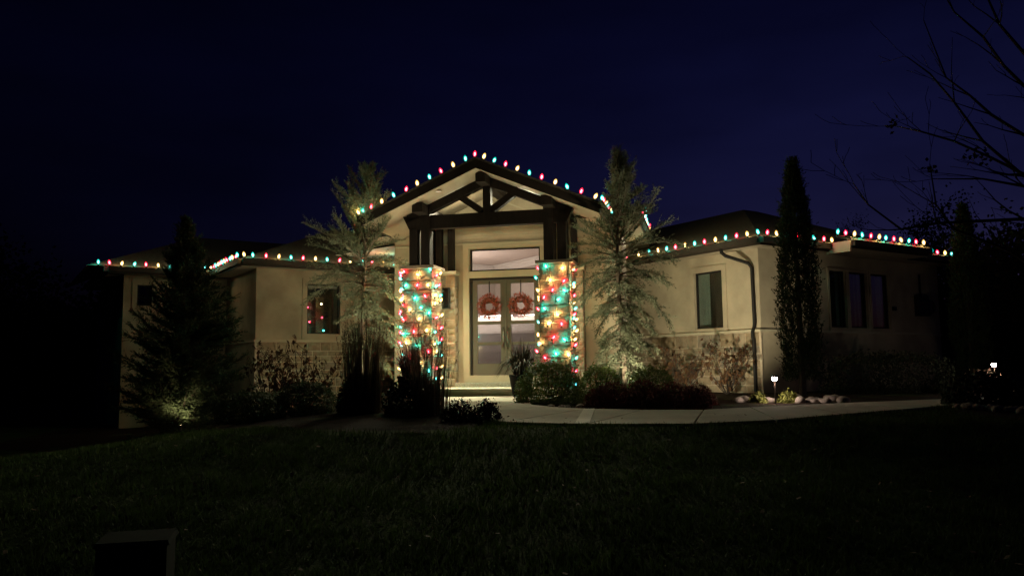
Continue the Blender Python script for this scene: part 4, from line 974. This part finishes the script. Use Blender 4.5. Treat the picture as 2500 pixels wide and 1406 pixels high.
def woods():
    n = 9000; x = R.uniform(-90, 90, n); y = 62+R.normal(0, 5, n); z = R.uniform(-1.5, 1, n)+np.abs(R.normal(0, 1., n))+3.0*R.random(n)**1.5
    P = np.stack([x, y, z], -1); a = unit(R.normal(size=(n, 3))); bb = unit(np.cross(a, R.normal(size=(n, 3)))); s = R.uniform(.4, 1., (n, 1))
    tag(link('distant_woods', tris_mesh('distant_woods', np.concatenate([np.stack([P-a*s, P+bb*s, P+a*s], 1), np.stack([P-a*s, P+a*s, P-bb*s], 1)]), far_m)), kind='stuff', label='dark distant treeline')
woods()

# ---------------------------------------------------------------- garden lights
def uplight(label, c, target, power, size=70, blend=.6, col=(1., .86, .58)):
    ob = empty('uplight', c); tag(ob, label, 'uplight', 'landscape uplights'); d = (Vector(target)-Vector(c)).normalized(); a = Vector((0, 0, .10))
    b = MB(); b.tube([(0, 0, -.08), a], .012, 6); b.build('stake', bronze, ob)
    b = MB(); b.tube([a-d*.05, a+d*.07], [.03, .04], 10); b.build('housing', bronze, ob)
    b = MB(); b.tube([a+d*.071, a+d*.076], .033, 10); b.build('lens', emit('uplight_glow', col, 12), ob)
    l = lamp('SPOT', 'spot', a+d*.09, power, col, ob, spot_size=math.radians(size), spot_blend=blend, shadow_soft_size=.06); aim(l, d)
c = gp(1540, 950, 15.85); uplight('uplight at the foot of the right cedar', c, (2.05, 17.1, 3.), P_UP*.9, 125, .9)
c = gp(1500, 990, 14.0); uplight('uplight between the chrysanthemums and boxwoods aimed up the right cedar', c, (br_.x, 16.5, 3.4), P_UP*1.7, 75, .9)  # extra lamp, added to even out the light up the tree
c = gp(893, 950, 18.1); uplight('uplight at the foot of the left cedar', c, (-3.3, 19.2, 3.), P_UP*.7, 110, .9)
c = gp(845, 970, 16.3); uplight('uplight in the left bed aimed up the left cedar', c, (bl.x, 18.7, 3.6), P_UP*1.7, 75, .9)  # second lamp, added so the top of the cedar is lit too
c = gp(440, 1020, 16.6); uplight('uplight at the foot of the spruce', c, (bs.x+.1, 17.6, .2), P_UP*.2, 110, .9, (1., .78, .42))
c = gp(1705, 975, 14.7); uplight('uplight behind the chrysanthemums aimed at the wall with the dark window', c, TR(2.0, 0, 1.7), P_UP*4.2, 58, .5)  # lamp added to brighten the right wing wall
c = gp(640, 980, 18.6); uplight('uplight low beside the left wing corner', c, TL(1., 0, 2.2), P_UP*.12, 110)
def pathlight(label, c, h, power):
    ob = empty('path_light', c); tag(ob, label, 'path light', 'path lights along the walk')
    b = MB(); b.tube([(0, 0, -.1), (0, 0, h-.04)], .013, 8); b.build('pole', bronze, ob)
    b = MB(); b.lathe([(.028, h-.07), (.044, h-.045), (.044, h-.03), (.036, h-.011)], n=14); b.build('lens', emit('path_glow', (1., .80, .72), 60), ob)
    b = MB(); b.lathe([(.075, h-.010), (.07, h-.002), (.03, h+.028), (.005, h+.034)], n=16); b.build('cap', bronze, ob)
    lamp('POINT', 'glow', (0, 0, h-.09), power, (1., .78, .66), ob, shadow_soft_size=.03)
pathlight('slim path light standing among the border stones near the downspout', gp(1893, 977, 13.6), .45, P_PATH)
pathlight('far path light beside the pale dry clump', gp(2430, 940, 16.2), .62, P_PATH)

# ---------------------------------------------------------------- stones, utility box, lawn details
def rockmesh():
    bm = bmesh.new(); bmesh.ops.create_icosphere(bm, subdivisions=2, radius=1)
    f = [rnd.uniform(1, 3) for _ in range(3)]
    for q in bm.verts: q.co *= 1+.10*math.sin(q.co.x*f[0]*2+q.co.y*f[1])+.08*math.sin(q.co.z*f[2]*3)
    me = bpy.data.meshes.new('river_rock'); bm.to_mesh(me); bm.free(); me.materials.append(rock_m)
    me.polygons.foreach_set('use_smooth', [True]*len(me.polygons)); return me
rocks = [rockmesh() for _ in range(6)]
def rock(p, s, lab, grp):
    o = link('river_rock', rnd.choice(rocks)); o.location = (p[0], p[1], p[2]+s*.35); o.scale = (s*rnd.uniform(.9, 1.4), s*rnd.uniform(.8, 1.1), s*rnd.uniform(.6, .85)); o.rotation_euler = (0, 0, rnd.uniform(0, 6.28)); tag(o, lab, 'rock', grp)
for i in range(20): rock(gp(rnd.uniform(1935, 2060), 970, rnd.uniform(13.5, 14.7)), rnd.uniform(.06, .115), 'rounded river rock in the border right of the near path light', 'river rocks right of the path light')
for i in range(12): rock(gp(rnd.uniform(1790, 1885), 970, rnd.uniform(14.0, 14.8)), rnd.uniform(.06, .11), 'rounded river rock in the border left of the near path light', 'river rocks left of the path light')
for i in range(7): rock(gp(rnd.uniform(1345, 1445), 990, rnd.uniform(12.6, 13.3)), rnd.uniform(.04, .075), 'small dark rock edging the bed under the large boxwood', 'rocks by the large boxwood')
for i in range(20):
    x = 2330+i*9; rock(gp(x, 1000, 11.9-.004*(x-2330)+rnd.uniform(-.2, .2)), rnd.uniform(.05, .085), 'rounded rock edging the lawn at the far right', 'rocks edging the lawn at the right')
ub = empty('utility_box', (-2.25, 5.0, Hf(-2.25, 5.0)+.07)); tag(ub, 'low green utility box in the dark lawn at the near left', 'utility box'); ub.rotation_euler = (0, 0, .25)
I_ = lambda s, o, z: Vector((s, o, z))
b = MB(); b.box(I_, -.19, .19, -.17, .17, -.1, .42); b.build('cabinet', util_m, ub)
b = MB(); b.hexa([(-.205, -.185, .421), (.205, -.185, .421), (.205, .185, .421), (-.205, .185, .421), (-.195, -.17, .447), (.195, -.17, .447), (.195, .17, .452), (-.195, .17, .452)]); b.build('lid', util_m, ub)
def inpoly(x, y, P):
    r = np.zeros(len(x), bool)
    for i in range(len(P)):
        (x1, y1), (x2, y2) = P[i], P[(i+1) % len(P)]
        c = ((y1 > y) != (y2 > y)); r ^= c & (x < (x2-x1)*(y-y1)/((y2-y1) if y2 != y1 else 1e-9)+x1)
    return r
def turf():
    n = 150000; y = 3.6+9.5*R.random(n)**.8; x = R.uniform(-.75, .75, n)*y
    bad = inpoly(x, y, outer+inner[::-1]) | inpoly(x, y, bedR) | inpoly(x, y, bedL) | inpoly(x, y, [(5.9, 11.3), (6.7, 11.9), (8.2, 12.6), (11, 13.9), (14, 14.6), (13, 11.5), (9, 9.8), (6.6, 9.9)])
    x, y = x[~bad], y[~bad]; n = len(x); P = np.stack([x, y, H(x, y)-.005], -1)
    h = R.uniform(.035, .075, (n, 1))*(1+.35*np.sin(x*3+y*2)[:, None]*np.sin(x*1.3-y*4)[:, None]); a = R.uniform(0, 6.283, n); s = np.stack([np.cos(a), np.sin(a), 0*a], -1)*.006
    T_ = P+np.concatenate([R.normal(0, .022, (n, 2)), h], 1)
    tag(link('grass', tris_mesh('grass', np.stack([P-s, P+s, T_], 1), blade_m)), kind='stuff', label='short mown lawn grass')
    n = 450; y = 4+7*R.random(n); x = R.uniform(-.7, .7, n)*y; ok = ~(inpoly(x, y, bedL) | inpoly(x, y, bedR)); x, y = x[ok], y[ok]; n = len(x)
    P = np.stack([x, y, H(x, y)+.055], -1); a = unit(R.normal(size=(n, 3))*np.array([1, 1, .4])); b2 = unit(np.cross(a, R.normal(size=(n, 3))*.4+np.array([0, 0, 1]))); l = R.uniform(.015, .035, (n, 1))
    tag(link('fallen_leaves', tris_mesh('fallen_leaves', np.concatenate([np.stack([P-a*l, P+b2*l*.6, P+a*l], 1), np.stack([P-a*l, P+a*l, P-b2*l*.6], 1)]), dead_m)), kind='stuff', label='scattered fallen leaves on the lawn')
turf()
